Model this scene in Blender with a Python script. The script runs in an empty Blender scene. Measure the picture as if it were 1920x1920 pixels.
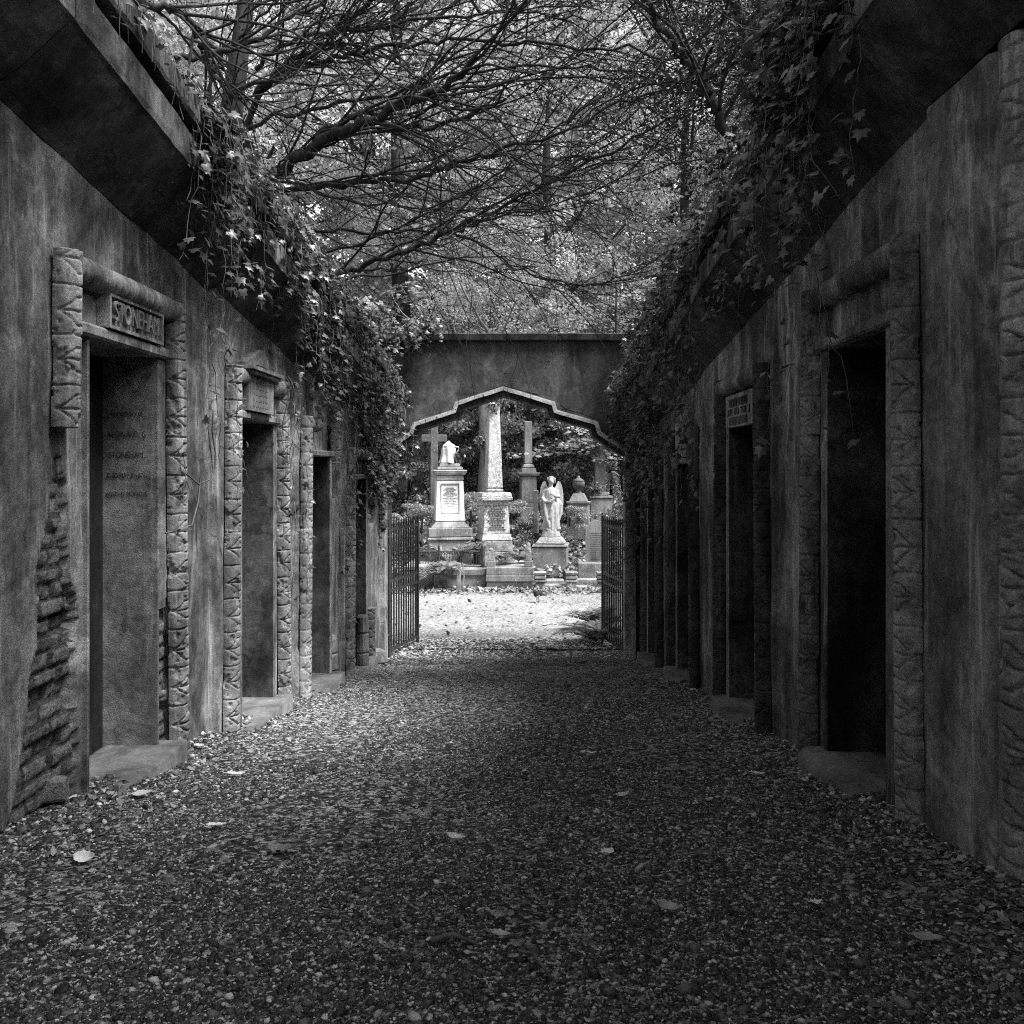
import bpy, bmesh, math, random
import numpy as np
from mathutils import Vector
R = math.radians
scene = bpy.context.scene
COL = scene.collection

# ------------------------------------------------------------------ camera
CAM_Z, FPX, HX, HY = 1.0, 1780.0, 985.0, 875.0      # eye height, focal length in photo pixels, vanishing point
SLOPE = 0.122                                       # the avenue runs downhill towards the gate
cam = bpy.data.cameras.new("camera")
cam_o = bpy.data.objects.new("camera", cam)
COL.objects.link(cam_o)
cam_o.location = (0, 0, CAM_Z)
cam_o.rotation_euler = (R(90), 0, 0)
cam.sensor_width = 36
cam.lens = FPX / 1920 * 36
cam.shift_x = -(HX - 960) / 1920
cam.shift_y = (HY - 960) / 1920
cam.clip_start = 0.05
cam.clip_end = 600
scene.camera = cam_o

# ------------------------------------------------------------------ sky, sun, exposure
SUN_EL, SUN_ROT = R(60), R(118)
world = bpy.data.worlds.new("World")
scene.world = world
world.use_nodes = True
wn = world.node_tree
for n in list(wn.nodes):
    wn.nodes.remove(n)
sky = wn.nodes.new("ShaderNodeTexSky")
sky.sky_type = 'NISHITA'
sky.sun_disc = False
sky.sun_elevation = SUN_EL
sky.sun_rotation = SUN_ROT
bw = wn.nodes.new("ShaderNodeRGBToBW")
bg = wn.nodes.new("ShaderNodeBackground")
bg.inputs['Strength'].default_value = 0.15
wo = wn.nodes.new("ShaderNodeOutputWorld")
wn.links.new(sky.outputs[0], bw.inputs[0])
wn.links.new(bw.outputs[0], bg.inputs[0])
wn.links.new(bg.outputs[0], wo.inputs[0])
sun = bpy.data.lights.new("sun", 'SUN')
sun.energy = 3.6
sun.angle = R(22)
sun_o = bpy.data.objects.new("sun", sun)
COL.objects.link(sun_o)
sd = Vector((math.sin(SUN_ROT) * math.cos(SUN_EL), math.cos(SUN_ROT) * math.cos(SUN_EL), math.sin(SUN_EL)))
sun_o.rotation_euler = sd.to_track_quat('Z', 'Y').to_euler()
sun_o.location = (8, -4, 20)
scene.view_settings.view_transform = 'Standard'
scene.view_settings.look = 'None'
scene.view_settings.exposure = 1.6
scene.view_settings.gamma = 1
try:
    scene.view_settings.use_curve_mapping = False
except Exception:
    pass
scene.render.engine = 'CYCLES'
scene.cycles.use_denoising = False
scene.cycles.filter_width = 1.1
scene.cycles.max_bounces = 6
scene.cycles.diffuse_bounces = 4
scene.cycles.glossy_bounces = 2
scene.cycles.transmission_bounces = 4


def P(px, py, Y):
    """A point of the place: the photo's direction (px, py) at depth Y metres."""
    return ((px - HX) / FPX * Y, Y, CAM_Z + (HY - py) / FPX * Y)


# ------------------------------------------------------------------ noise
def hash2(ix, iy, seed):
    h = (ix.astype(np.int64) * 374761393 + iy.astype(np.int64) * 668265263 + seed * 1442695041) & 0x7fffffff
    h = ((h ^ (h >> 13)) * 1274126177) & 0x7fffffff
    return ((h ^ (h >> 16)) & 0xffff) / 65535.0


def vnoise(x, y, seed=0):
    x = np.asarray(x, float); y = np.asarray(y, float)
    ix = np.floor(x); iy = np.floor(y)
    fx = x - ix; fy = y - iy
    fx = fx * fx * (3 - 2 * fx); fy = fy * fy * (3 - 2 * fy)
    a = hash2(ix, iy, seed); b = hash2(ix + 1, iy, seed)
    c = hash2(ix, iy + 1, seed); d = hash2(ix + 1, iy + 1, seed)
    return (a * (1 - fx) + b * fx) * (1 - fy) + (c * (1 - fx) + d * fx) * fy


def fbm(x, y, seed=0, octv=4):
    s = 0; a = .5; t = 0
    for o in range(octv):
        s = s + a * vnoise(x * 2 ** o, y * 2 ** o, seed + o * 17)
        t += a; a *= .5
    return s / t


# ------------------------------------------------------------------ materials (the photograph is black and white: greys only)
def grey(v):
    return (v, v, v, 1)


class Mat:
    def __init__(self, name, rough=.9, spec=.3):
        self.m = bpy.data.materials.new(name)
        self.m.use_nodes = True
        self.t = self.m.node_tree
        self.b = self.t.nodes["Principled BSDF"]
        self.b.inputs['Roughness'].default_value = rough
        self.b.inputs['Specular IOR Level'].default_value = spec

    def n(self, typ, **kw):
        nd = self.t.nodes.new(typ)
        for k, v in kw.items():
            if hasattr(nd, k) and not isinstance(nd.inputs.get(k, None), bpy.types.NodeSocket):
                setattr(nd, k, v)
            else:
                nd.inputs[k].default_value = v
        return nd

    def l(self, a, b):
        self.t.links.new(a, b)

    def pos(self, scale=(1, 1, 1), rot=(0, 0, 0)):
        g = self.n("ShaderNodeNewGeometry")
        mp = self.n("ShaderNodeMapping")
        mp.inputs['Scale'].default_value = scale
        mp.inputs['Rotation'].default_value = rot
        self.l(g.outputs['Position'], mp.inputs['Vector'])
        return mp.outputs[0]

    def noise(self, vec, scale, detail=4, rough=.55, dist=0):
        nd = self.n("ShaderNodeTexNoise")
        nd.inputs['Scale'].default_value = scale
        nd.inputs['Detail'].default_value = detail
        nd.inputs['Roughness'].default_value = rough
        nd.inputs['Distortion'].default_value = dist
        self.l(vec, nd.inputs['Vector'])
        return nd.outputs['Fac']

    def ramp(self, fac, stops):
        r = self.n("ShaderNodeValToRGB")
        e = r.color_ramp.elements
        while len(e) < len(stops):
            e.new(.5)
        for k, (p, v) in enumerate(stops):
            e[k].position = p
            e[k].color = grey(v)
        self.l(fac, r.inputs[0])
        return r.outputs[0]

    def math(self, op, a, b=None, clamp=False):
        m = self.n("ShaderNodeMath", operation=op)
        m.use_clamp = clamp
        for i, v in enumerate((a, b)):
            if v is None:
                continue
            if isinstance(v, (int, float)):
                m.inputs[i].default_value = v
            else:
                self.l(v, m.inputs[i])
        return m.outputs[0]

    def mix(self, fac, a, b):
        m = self.n("ShaderNodeMix", data_type='FLOAT')
        for s, v in ((m.inputs[0], fac), (m.inputs[2], a), (m.inputs[3], b)):
            if isinstance(v, (int, float)):
                s.default_value = v
            else:
                self.l(v, s)
        return m.outputs[0]

    def color(self, v):
        self.l(v, self.b.inputs['Base Color'])

    def bump(self, h, strength=.4, dist=.01):
        b = self.n("ShaderNodeBump")
        b.inputs['Strength'].default_value = strength
        b.inputs['Distance'].default_value = dist
        self.l(h, b.inputs['Height'])
        self.l(b.outputs[0], self.b.inputs['Normal'])


def stucco(name, lo, hi, pale=.5, streak=1.0, pale_amt=.60):
    M = Mat(name, .88, .25)
    v = M.pos((1, 1, 1))
    sv = M.pos((5, 5, .5))
    sv2 = M.pos((12, 12, .7))
    b = M.noise(v, .9, 8, .7, 1.0)
    b2 = M.noise(v, 2.8, 7, .72, .8)
    c = M.noise(v, 22, 6, .75)
    e = M.noise(v, 140, 2, .7)
    w = M.noise(M.pos((2.2, 2.2, .45)), 1.5, 4, .55, .8)
    f = M.math('ADD', M.math('MULTIPLY', b, .42), M.math('ADD', M.math('MULTIPLY', b2, .30), M.math('MULTIPLY', w, .28)))
    base = M.ramp(f, [(.42, lo * .7), (.5, (lo + hi) * .40), (.58, hi)])
    base = M.math('MULTIPLY', base, M.ramp(c, [(.28, .45), (.5, .95), (.74, 1.5)]))
    base = M.math('MULTIPLY', base, M.ramp(e, [(.3, .65), (.7, 1.35)]))
    # skim coat worn off in patches with crisp edges
    pt = M.noise(v, 1.7, 9, .62, .5)
    base = M.math('MULTIPLY', base, M.ramp(pt, [(.40, .62), (.425, 1.0), (.60, 1.0), (.615, 1.45)]))
    # lime runs and dark water runs, only in places
    pm = M.math('MULTIPLY', M.ramp(M.noise(sv2, 1.5, 6, .75, .6), [(pale_amt - .08, 0), (pale_amt + .06, 1)]), M.ramp(w, [(.45, 0), (.57, 1)]))
    base = M.mix(M.math('MULTIPLY', pm, .8 * min(1, streak + .2)), base, pale)
    drip = M.math('MULTIPLY', M.ramp(M.noise(sv, 1.5, 5, .7, 1.0), [(.52, 0), (.70, 1)]), M.ramp(b, [(.42, .9), (.6, .1)]))
    base = M.mix(M.math('MULTIPLY', drip, streak), base, lo * .4)
    crk = M.n("ShaderNodeTexVoronoi", feature='DISTANCE_TO_EDGE')
    crk.inputs['Scale'].default_value = .75
    wv = M.n("ShaderNodeVectorMath", operation='ADD')
    nz = M.n("ShaderNodeTexNoise"); nz.inputs['Scale'].default_value = 2.5; nz.inputs['Detail'].default_value = 5
    M.l(v, nz.inputs['Vector'])
    M.l(v, wv.inputs[0]); M.l(nz.outputs['Color'], wv.inputs[1])
    M.l(wv.outputs[0], crk.inputs['Vector'])
    ck = M.math('MULTIPLY', M.ramp(crk.outputs['Distance'], [(.0, 1), (.009, 0)]), M.ramp(M.noise(v, .9, 3), [(.48, 0), (.58, 1)]))
    base = M.mix(M.math('MULTIPLY', ck, .8), base, lo * .25)
    M.color(base)
    M.bump(M.math('ADD', M.math('MULTIPLY', c, .6), M.math('MULTIPLY', e, .4)), .6, .012)
    return M.m


def rubble_mat(name, lo, hi):
    M = Mat(name, .95, .15)
    v = M.pos()
    a = M.noise(v, 9, 5, .65)
    c = M.noise(v, 60, 4, .7)
    M.color(M.math('MULTIPLY', M.ramp(a, [(.3, lo), (.7, hi)]), M.ramp(c, [(.3, .45), (.7, 1.35)])))
    M.bump(c, .9, .015)
    return M.m


def stone(name, lo, hi, spots=.0, spot_v=.7, streak=False, scale=1.0):
    M = Mat(name, .85, .3)
    v = M.pos((scale, scale, scale * (.35 if streak else 1)))
    vv = M.pos()
    a = M.noise(v, 3.2, 5, .62, .4)
    c = M.noise(vv, 34 * scale, 4, .65)
    base = M.math('MULTIPLY', M.ramp(a, [(.36, lo), (.64, hi)]), M.ramp(c, [(.28, .7), (.72, 1.18)]))
    if spots:
        sp = M.ramp(M.noise(vv, 24 * scale, 5, .75), [(.63 - .16 * spots, 0), (.72 - .16 * spots, 1)])
        base = M.mix(sp, base, spot_v)
    M.color(base)
    M.bump(c, .5, .01)
    return M.m


def leafmat(name, lo, hi, trans=.35, rough=.45, spec=.4):
    M = Mat(name, rough, spec)
    at = M.n("ShaderNodeAttribute")
    at.attribute_name = "tone"
    col = M.ramp(at.outputs['Fac'], [(0, lo), (1, hi)])
    M.color(col)
    tr = M.n("ShaderNodeBsdfTranslucent")
    M.l(col, tr.inputs['Color'])
    mx = M.n("ShaderNodeMixShader")
    mx.inputs[0].default_value = trans
    out = M.t.nodes["Material Output"]
    M.l(M.b.outputs[0], mx.inputs[1])
    M.l(tr.outputs[0], mx.inputs[2])
    M.l(mx.outputs[0], out.inputs['Surface'])
    return M.m


def tonemat(name, lo, hi, rough=.8, spec=.3, bumpy=True):
    M = Mat(name, rough, spec)
    at = M.n("ShaderNodeAttribute")
    at.attribute_name = "tone"
    c = M.noise(M.pos(), 120, 3, .6)
    M.color(M.math('MULTIPLY', M.ramp(at.outputs['Fac'], [(0, lo), (.6, lo + .2 * (hi - lo)), (1, hi)]), M.ramp(c, [(.3, .75), (.7, 1.2)])))
    if bumpy:
        M.bump(c, .3, .004)
    return M.m


def bark(name, lo, hi):
    M = Mat(name, .9, .2)
    v = M.pos((1, 1, .25))
    a = M.noise(v, 14, 5, .65)
    M.color(M.ramp(a, [(.35, lo), (.68, hi)]))
    M.bump(a, .7, .02)
    return M.m


def ironmat():
    M = Mat("black_iron", .5, .5)
    a = M.noise(M.pos(), 40, 4, .6)
    M.color(M.ramp(a, [(.4, .02), (.7, .075)]))
    M.bump(a, .3, .003)
    return M.m


def gravel_mat(name, lo, hi, pale, scale=1.0, sparse=.0, worn=1.0):
    M = Mat(name, .92, .2)
    v = M.pos()
    vo = M.n("ShaderNodeTexVoronoi")
    vo.inputs['Scale'].default_value = 62 * scale
    M.l(v, vo.inputs['Vector'])
    cw = M.n("ShaderNodeRGBToBW")
    M.l(vo.outputs['Color'], cw.inputs[0])
    vo2 = M.n("ShaderNodeTexVoronoi")
    vo2.inputs['Scale'].default_value = 27 * scale
    M.l(v, vo2.inputs['Vector'])
    cw2 = M.n("ShaderNodeRGBToBW")
    M.l(vo2.outputs['Color'], cw2.inputs[0])
    big = M.noise(v, .9, 4, .6)
    fine = M.noise(v, 160, 3, .7)
    base = M.ramp(cw.outputs[0], [(.2, lo), (.62, hi), (.85, pale)])
    chips = M.ramp(cw2.outputs[0], [(.68 + sparse, 0), (.72 + sparse, 1)])
    base = M.mix(M.math('MULTIPLY', chips, .6), base, M.ramp(cw2.outputs[0], [(.7, lo * .6), (.78, pale), (.9, hi)]))
    base = M.math('MULTIPLY', base, M.ramp(big, [(.3, 1 - .4 * worn), (.7, 1 + .3 * worn)]))
    base = M.math('MULTIPLY', base, M.ramp(fine, [(.3, .7), (.7, 1.25)]))
    M.color(base)
    h = M.math('ADD', M.math('MULTIPLY', M.math('SUBTRACT', 1, vo.outputs['Distance']), .5), M.math('MULTIPLY', M.math('SUBTRACT', 1, vo2.outputs['Distance']), .5))
    M.bump(h, .9, .02)
    return M.m


M_WALL = stucco("weathered_stucco", .07, .30, .55)
M_SOOT_SHADE = stucco("soot_and_shade_plaster", .010, .085, .2, .4, .62)  # soot under the cornices, painted shade in the door recesses
M_FASCIA = stucco("cornice_plaster", .035, .13, .26, .6)
M_ARCH = stucco("dark_arch_plaster", .035, .10, .2, .25, .62)
M_PIER = stucco("pier_plaster", .16, .45, .6)
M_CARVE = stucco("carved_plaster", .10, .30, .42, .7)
M_REVEAL = stucco("reveal_plaster", .10, .32, .42, .25)
M_FILLET = stone("arch_trim", .25, .55, .3, .12)
M_BRICK = rubble_mat("broken_brickwork", .07, .26)
M_MORTAR = rubble_mat("crumbling_mortar", .03, .11)
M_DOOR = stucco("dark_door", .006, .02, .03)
M_SILL = stone("step_stone", .07, .2)
M_REV2 = stucco("dark_reveal_plaster", .03, .13, .2, .25)  # darker version of the reveal plaster
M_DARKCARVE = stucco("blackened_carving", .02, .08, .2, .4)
M_INK = Mat("black_paint", .8).m
M_INK.node_tree.nodes["Principled BSDF"].inputs['Base Color'].default_value = grey(.012)
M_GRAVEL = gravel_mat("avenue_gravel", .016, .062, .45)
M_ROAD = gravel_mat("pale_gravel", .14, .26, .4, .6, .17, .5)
M_PEB = tonemat("pebble_stone", .015, .62, .6, .4)
M_LITTER = leafmat("dead_leaf", .015, .34, .1, .5)
M_DEAD = leafmat("fallen_leaf", .12, .8, .15, .5)
M_IVY = leafmat("ivy_leaf", .02, .12, .18, .38, .5)
M_NEEDLE = leafmat("yew_needles", .01, .035, .25, .6, .2)
M_TREE = leafmat("tree_leaf", .11, .58, .5, .5)
M_BUSH = leafmat("bush_leaf", .02, .42, .3, .35, .5)
M_FERN = leafmat("fern_frond", .1, .32, .4, .55)
M_BARK = bark("dark_bark", .012, .05)
M_PALEBARK = bark("pale_bark", .12, .26)
M_STEM = bark("ivy_stem", .06, .2)
M_IRON = ironmat()
M_MARBLE = stone("white_marble", .2, .58, .3, .06, True)
M_WHITE = stone("bright_marble", .5, .9, .2, .15, True)
M_LICHEN = stone("lichened_granite", .17, .42, .85, .65, True)
M_GREYST = stone("grey_stone", .12, .3, .3, .5, True)
M_DARKST = stone("dark_stone", .06, .16, .25, .4)
M_KERB = stone("kerb_stone", .12, .34, .5, .5)
M_WOOD = bark("post_wood", .12, .3)
M_SOIL = gravel_mat("woodland_soil", .02, .06, .15, .5)


# ------------------------------------------------------------------ mesh helpers
def build(name, V, F, mat=None, parent=None, tone=None, smooth=False, midx=None):
    """V (n,3) array, F list of index tuples or an (m,k) array."""
    me = bpy.data.meshes.new(name)
    V = np.asarray(V, dtype=np.float32)
    if isinstance(F, np.ndarray):
        m, k = F.shape
        me.vertices.add(len(V)); me.vertices.foreach_set("co", V.ravel())
        me.loops.add(m * k); me.loops.foreach_set("vertex_index", F.astype(np.int32).ravel())
        me.polygons.add(m)
        me.polygons.foreach_set("loop_start", np.arange(0, m * k, k, dtype=np.int32))
        me.polygons.foreach_set("loop_total", np.full(m, k, dtype=np.int32))
    else:
        me.from_pydata([tuple(v) for v in V.tolist()], [], F)
    me.update(calc_edges=True)
    me.validate()
    if tone is not None:
        at = me.attributes.new("tone", 'FLOAT', 'POINT')
        at.data.foreach_set("value", np.asarray(tone, dtype=np.float32))
    mats = mat if isinstance(mat, (list, tuple)) else [mat]
    for mm in mats:
        if mm:
            me.materials.append(mm)
    if midx is not None:
        me.polygons.foreach_set("material_index", np.asarray(midx, dtype=np.int32))
    if smooth:
        me.polygons.foreach_set("use_smooth", np.ones(len(me.polygons), dtype=bool))
    o = bpy.data.objects.new(name, me)
    COL.objects.link(o)
    if parent:
        o.parent = parent
    return o


def outward(o):
    """Faces of a closed mesh turned to face outwards."""
    b = bmesh.new(); b.from_mesh(o.data)
    bmesh.ops.recalc_face_normals(b, faces=b.faces)
    b.to_mesh(o.data); b.free()
    return o


def turned(o, yes):
    if yes:
        o.data.flip_normals()
    return o


class MB:
    """Collects boxes, frusta, tubes, lathes and prisms into ONE mesh."""
    def __init__(self):
        self.V = []; self.F = []

    def add(self, v, f):
        n = len(self.V)
        self.V += [tuple(map(float, p)) for p in v]
        self.F += [tuple(i + n for i in q) for q in f]
        return self

    def box(self, x0, x1, y0, y1, z0, z1):
        return self.frust((x0 + x1) / 2, (y0 + y1) / 2, z0, z1, abs(x1 - x0) / 2, abs(y1 - y0) / 2, abs(x1 - x0) / 2, abs(y1 - y0) / 2)

    def frust(self, cx, cy, z0, z1, ax, ay, bx, by, bev=0.0):
        if bev > 0:                                     # eased vertical edges and rims
            rings = []
            H = z1 - z0
            for t, k in ((0, bev), (bev / H, 0), (1 - bev / H, 0), (1, bev)):
                hx = ax + (bx - ax) * t - k; hy = ay + (by - ay) * t - k
                z = z0 + H * t
                c = bev * .7
                ring = []
                for sx, sy in ((-1, -1), (1, -1), (1, 1), (-1, 1)):
                    p1 = (sx * hx, sy * (hy - c)); p2 = (sx * (hx - c), sy * hy)
                    if sx * sy > 0:
                        p1, p2 = p1, p2
                    else:
                        p1, p2 = p2, p1
                    for q in (p2, p1) if sx * sy > 0 and False else (p1, p2):
                        ring.append((cx + q[0], cy + q[1], z))
                # order by angle for a clean loop
                ring.sort(key=lambda q: math.atan2((q[1] - cy) / max(hy, 1e-6), (q[0] - cx) / max(hx, 1e-6)))
                rings.append(ring)
            v = [p for r in rings for p in r]
            f = []
            for i in range(3):
                for j in range(8):
                    a = i * 8 + j; b = i * 8 + (j + 1) % 8
                    f.append((a, b, b + 8, a + 8))
            f.append(tuple(range(7, -1, -1))); f.append(tuple(range(24, 32)))
            return self.add(v, f)
        v = [(cx - ax, cy - ay, z0), (cx + ax, cy - ay, z0), (cx + ax, cy + ay, z0), (cx - ax, cy + ay, z0),
             (cx - bx, cy - by, z1), (cx + bx, cy - by, z1), (cx + bx, cy + by, z1), (cx - bx, cy + by, z1)]
        f = [(3, 2, 1, 0), (4, 5, 6, 7), (0, 1, 5, 4), (1, 2, 6, 5), (2, 3, 7, 6), (3, 0, 4, 7)]
        return self.add(v, f)

    def lathe(self, cx, cy, prof, n=20, sx=1, sy=1):
        v = []; f = []
        for r, z in prof:
            for k in range(n):
                a = 2 * math.pi * k / n
                v.append((cx + r * sx * math.cos(a), cy + r * sy * math.sin(a), z))
        for i in range(len(prof) - 1):
            for k in range(n):
                a = i * n + k; b = i * n + (k + 1) % n
                f.append((a, b, b + n, a + n))
        f.append(tuple(range(n - 1, -1, -1)))
        f.append(tuple(range((len(prof) - 1) * n, len(prof) * n)))
        return self.add(v, f)

    def tube(self, pts, rad, n=8, cap=True):
        v, f = tube_np(np.array(pts, float), np.array(rad, float) if hasattr(rad, '__len__') else np.full(len(pts), rad), n)
        f = [tuple(q) for q in f.tolist()]
        if cap:
            f.append(tuple(range(n - 1, -1, -1)))
            f.append(tuple(range((len(pts) - 1) * n, len(pts) * n)))
        return self.add(v.tolist(), f)

    def prism(self, poly, depth_vec):
        n = len(poly)
        d = depth_vec
        v = list(poly) + [(p[0] + d[0], p[1] + d[1], p[2] + d[2]) for p in poly]
        f = [tuple(range(n)), tuple(range(2 * n - 1, n - 1, -1))]
        for i in range(n):
            j = (i + 1) % n
            f.append((j, i, i + n, j + n))
        return self.add(v, f)

    def ball(self, c, r, n=12, sq=(1, 1, 1)):
        prof = [(max(1e-4, math.sin(math.pi * i / n)) * r, -math.cos(math.pi * i / n) * r) for i in range(n + 1)]
        m = MB().lathe(0, 0, prof, n + 4)
        return self.add([(c[0] + p[0] * sq[0], c[1] + p[1] * sq[1], c[2] + p[2] * sq[2]) for p in m.V], m.F)

    def obj(self, name, mat, parent=None, smooth=False):
        return outward(build(name, np.array(self.V), self.F, mat, parent, smooth=smooth))


def tube_np(p, r, n=6):
    m = len(p)
    t = np.gradient(p, axis=0)
    t /= np.linalg.norm(t, axis=1, keepdims=True) + 1e-9
    ref = np.array([0.13, 0.21, 0.97])
    a = np.cross(t, ref)
    bad = np.linalg.norm(a, axis=1) < .15
    a[bad] = np.cross(t[bad], np.array([1.0, 0, 0]))
    a /= np.linalg.norm(a, axis=1, keepdims=True) + 1e-9
    b = np.cross(t, a)
    ang = np.arange(n) * 2 * np.pi / n
    V = p[:, None, :] + r[:, None, None] * (np.cos(ang)[None, :, None] * a[:, None, :] + np.sin(ang)[None, :, None] * b[:, None, :])
    i = np.arange(m - 1)[:, None] * n; k = np.arange(n)[None, :]; k2 = (k + 1) % n
    F = np.stack([i + k, i + k2, i + n + k2, i + n + k], -1).reshape(-1, 4)
    return V.reshape(-1, 3), F


class Acc:
    """Accumulates numpy pieces of one face size."""
    def __init__(self):
        self.V = []; self.F = []; self.T = []; self.n = 0

    def add(self, V, F, tone=.5):
        self.V.append(V); self.F.append(F + self.n)
        self.T.append(np.full(len(V), tone) if np.isscalar(tone) else tone)
        self.n += len(V)

    def obj(self, name, mat, parent=None, smooth=False):
        return build(name, np.concatenate(self.V), np.concatenate(self.F), mat, parent, np.concatenate(self.T), smooth)


def scatter(tv, tf, pos, nrm, tang, size, tone):
    """Copies of a flat template (x side, y tip, z up) at pos with normal nrm and tip direction near tang, as arrays."""
    nrm = nrm / (np.linalg.norm(nrm, axis=1, keepdims=True) + 1e-9)
    y = tang - (tang * nrm).sum(1, keepdims=True) * nrm
    y /= np.linalg.norm(y, axis=1, keepdims=True) + 1e-9
    x = np.cross(y, nrm)
    V = (pos[:, None, :] + size[:, None, None] * (tv[None, :, 0:1] * x[:, None, :] + tv[None, :, 1:2] * y[:, None, :] + tv[None, :, 2:3] * nrm[:, None, :]))
    k = len(tv)
    F = tf[None, :, :] + (np.arange(len(pos)) * k)[:, None, None]
    return V.reshape(-1, 3), F.reshape(-1, tf.shape[1]), np.repeat(tone, k)


IVY_OUT = [(0, 0), (.26, -.16), (.52, .02), (.34, .24), (.42, .56), (.14, .56), (0, 1.0), (-.14, .56), (-.42, .56), (-.34, .24), (-.52, .02), (-.26, -.16)]
IVY_V = np.array([(0, .28, .07)] + [(x, y, -.10 * abs(x) - .06 * y * y) for x, y in IVY_OUT])
IVY_F = np.array([(0, 1 + i, 1 + (i + 1) % 12) for i in range(12)])
LEAF_V = np.array([(0, 0, 0), (.3, .45, -.08), (0, 1, -.02), (-.3, .45, -.08)])
LEAF_F = np.array([(0, 1, 2), (0, 2, 3)])
NEED_V = np.array([(0, 0, 0), (.16, .5, 0), (0, 1, 0), (-.16, .5, 0)])


def rndunit(rng, n):
    v = rng.normal(size=(n, 3))
    return v / np.linalg.norm(v, axis=1, keepdims=True)


# ------------------------------------------------------------------ things
def tag(o, label, cat, group=None):
    o["label"] = label; o["category"] = cat; o["kind"] = "thing"
    if group:
        o["group"] = group
    return o


def thing(name, label, cat, loc=(0, 0, 0), group=None, rz=0):
    o = bpy.data.objects.new(name, None)
    o.empty_display_size = .2
    COL.objects.link(o)
    o.location = loc
    o.rotation_euler = (0, 0, rz)
    return tag(o, label, cat, group)


def structure(o, kind="structure"):
    o["kind"] = kind
    return o


def gz(X, Y):
    """Height of the ground: sloping avenue, level road, banks behind the vaults, hill beyond the graves."""
    X = np.asarray(X, float); Y = np.asarray(Y, float)
    z = -SLOPE * np.clip(Y, -8, 12.75)
    # litter heaped along the foot of the walls
    edge = np.minimum(X + 2.0, 1.55 - X)
    heap = np.clip(1 - edge / .55, 0, 1) * (np.abs(edge) < 1.5)
    z = z + np.where((Y < 12.3), .05 * heap ** 2, 0)
    # banks behind the walls
    ou = np.maximum(-2.55 - X, X - 2.1)
    bank = np.clip(ou / .35, 0, 1) * 3.42 + np.clip(ou - .4, 0, 60) * .22
    cut = np.clip((14.2 - Y) / 1.2, 0, 1)
    z = z + np.where(ou > 0, bank * cut, 0)
    up = np.clip(Y - 20.6, 0, None)
    z = z + np.where(Y > 20.6, np.minimum(up * .2, 1.0) + np.clip(up - 5, 0, 400) * .22, 0)
    return z


def grid_mesh(xs, ys, zf):
    X, Y = np.meshgrid(xs, ys)
    Z = zf(X, Y)
    V = np.stack([X, Y, Z], -1).reshape(-1, 3)
    nx, ny = len(xs), len(ys)
    i = np.arange(ny - 1)[:, None] * nx; j = np.arange(nx - 1)[None, :]
    F = np.stack([i + j, i + j + 1, i + nx + j + 1, i + nx + j], -1).reshape(-1, 4)
    return V, F


# ------------------------------------------------------------------ ground
def ground_noise(X, Y):
    return gz(X, Y) + np.where((X > -2.3) & (X < 1.9) & (Y < 14), (fbm(X * 2.2, Y * 2.2, 3) - .5) * .05 + (fbm(X * 14, Y * 14, 5, 3) - .5) * .012, (fbm(X * .8, Y * .8, 9) - .5) * .06)


xs = np.unique(np.concatenate([np.linspace(-300, -12, 25), np.linspace(-12, -3, 30), np.linspace(-3, -2.3, 12), np.linspace(-2.3, 1.8, 140), np.linspace(1.8, 2.6, 12), np.linspace(2.6, 12, 30), np.linspace(12, 300, 25)]))
ys = np.unique(np.concatenate([np.linspace(-200, -8, 20), np.linspace(-8, 1.5, 30), np.linspace(1.5, 8, 220), np.linspace(8, 13.4, 90), np.linspace(13.4, 30, 70), np.linspace(30, 320, 50)]))
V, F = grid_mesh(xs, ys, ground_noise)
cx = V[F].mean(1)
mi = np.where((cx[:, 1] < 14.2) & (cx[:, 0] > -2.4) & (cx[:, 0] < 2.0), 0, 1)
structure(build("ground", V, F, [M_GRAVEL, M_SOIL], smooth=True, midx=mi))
# pale gravel road crossing beyond the gate, with a ragged near edge
xs = np.linspace(-26, 26, 260); ys = np.linspace(12.9, 19.0, 46)
X, Y = np.meshgrid(xs, ys)
V, F = grid_mesh(xs, ys, lambda X, Y: np.full_like(X, -SLOPE * 12.75 + .035))
t = (V[:, 1] - 12.9) / 6.1
V[:, 2] -= np.clip(1 - t / .2, 0, 1) * .13
V[:, 1] += (1 - t) * (fbm(V[:, 0] * 1.1, V[:, 0] * 0 + 3, 21) - .5) * 1.0 + t * (fbm(V[:, 0] * 1.3, V[:, 0] * 0 + 8, 22) - .5) * .4
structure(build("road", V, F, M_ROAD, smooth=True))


# ------------------------------------------------------------------ vault builders
def letters(txt, size, extr, mat, name, parent, mapf):
    cu = bpy.data.curves.new("lettering", 'FONT')
    cu.body = txt; cu.size = size; cu.extrude = extr; cu.align_x = 'CENTER'; cu.align_y = 'CENTER'
    tmp = bpy.data.objects.new("lettering_curve", cu)
    COL.objects.link(tmp)
    dg = bpy.context.evaluated_depsgraph_get()
    me = tmp.evaluated_get(dg).to_mesh()
    V = [mapf(v.co) for v in me.vertices]
    Fc = [tuple(p.vertices) for p in me.polygons]
    tmp.evaluated_get(dg).to_mesh_clear()
    bpy.data.objects.remove(tmp); bpy.data.curves.remove(cu)
    return build(name, np.array(V), Fc, mat, parent)


def smooth01(x, a, b):
    t = np.clip((x - a) / (b - a), 0, 1)
    return t * t * (3 - 2 * t)


DW, DH, REC = .40, 2.16, .28           # half width and height of a doorway, depth of its recess


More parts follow.
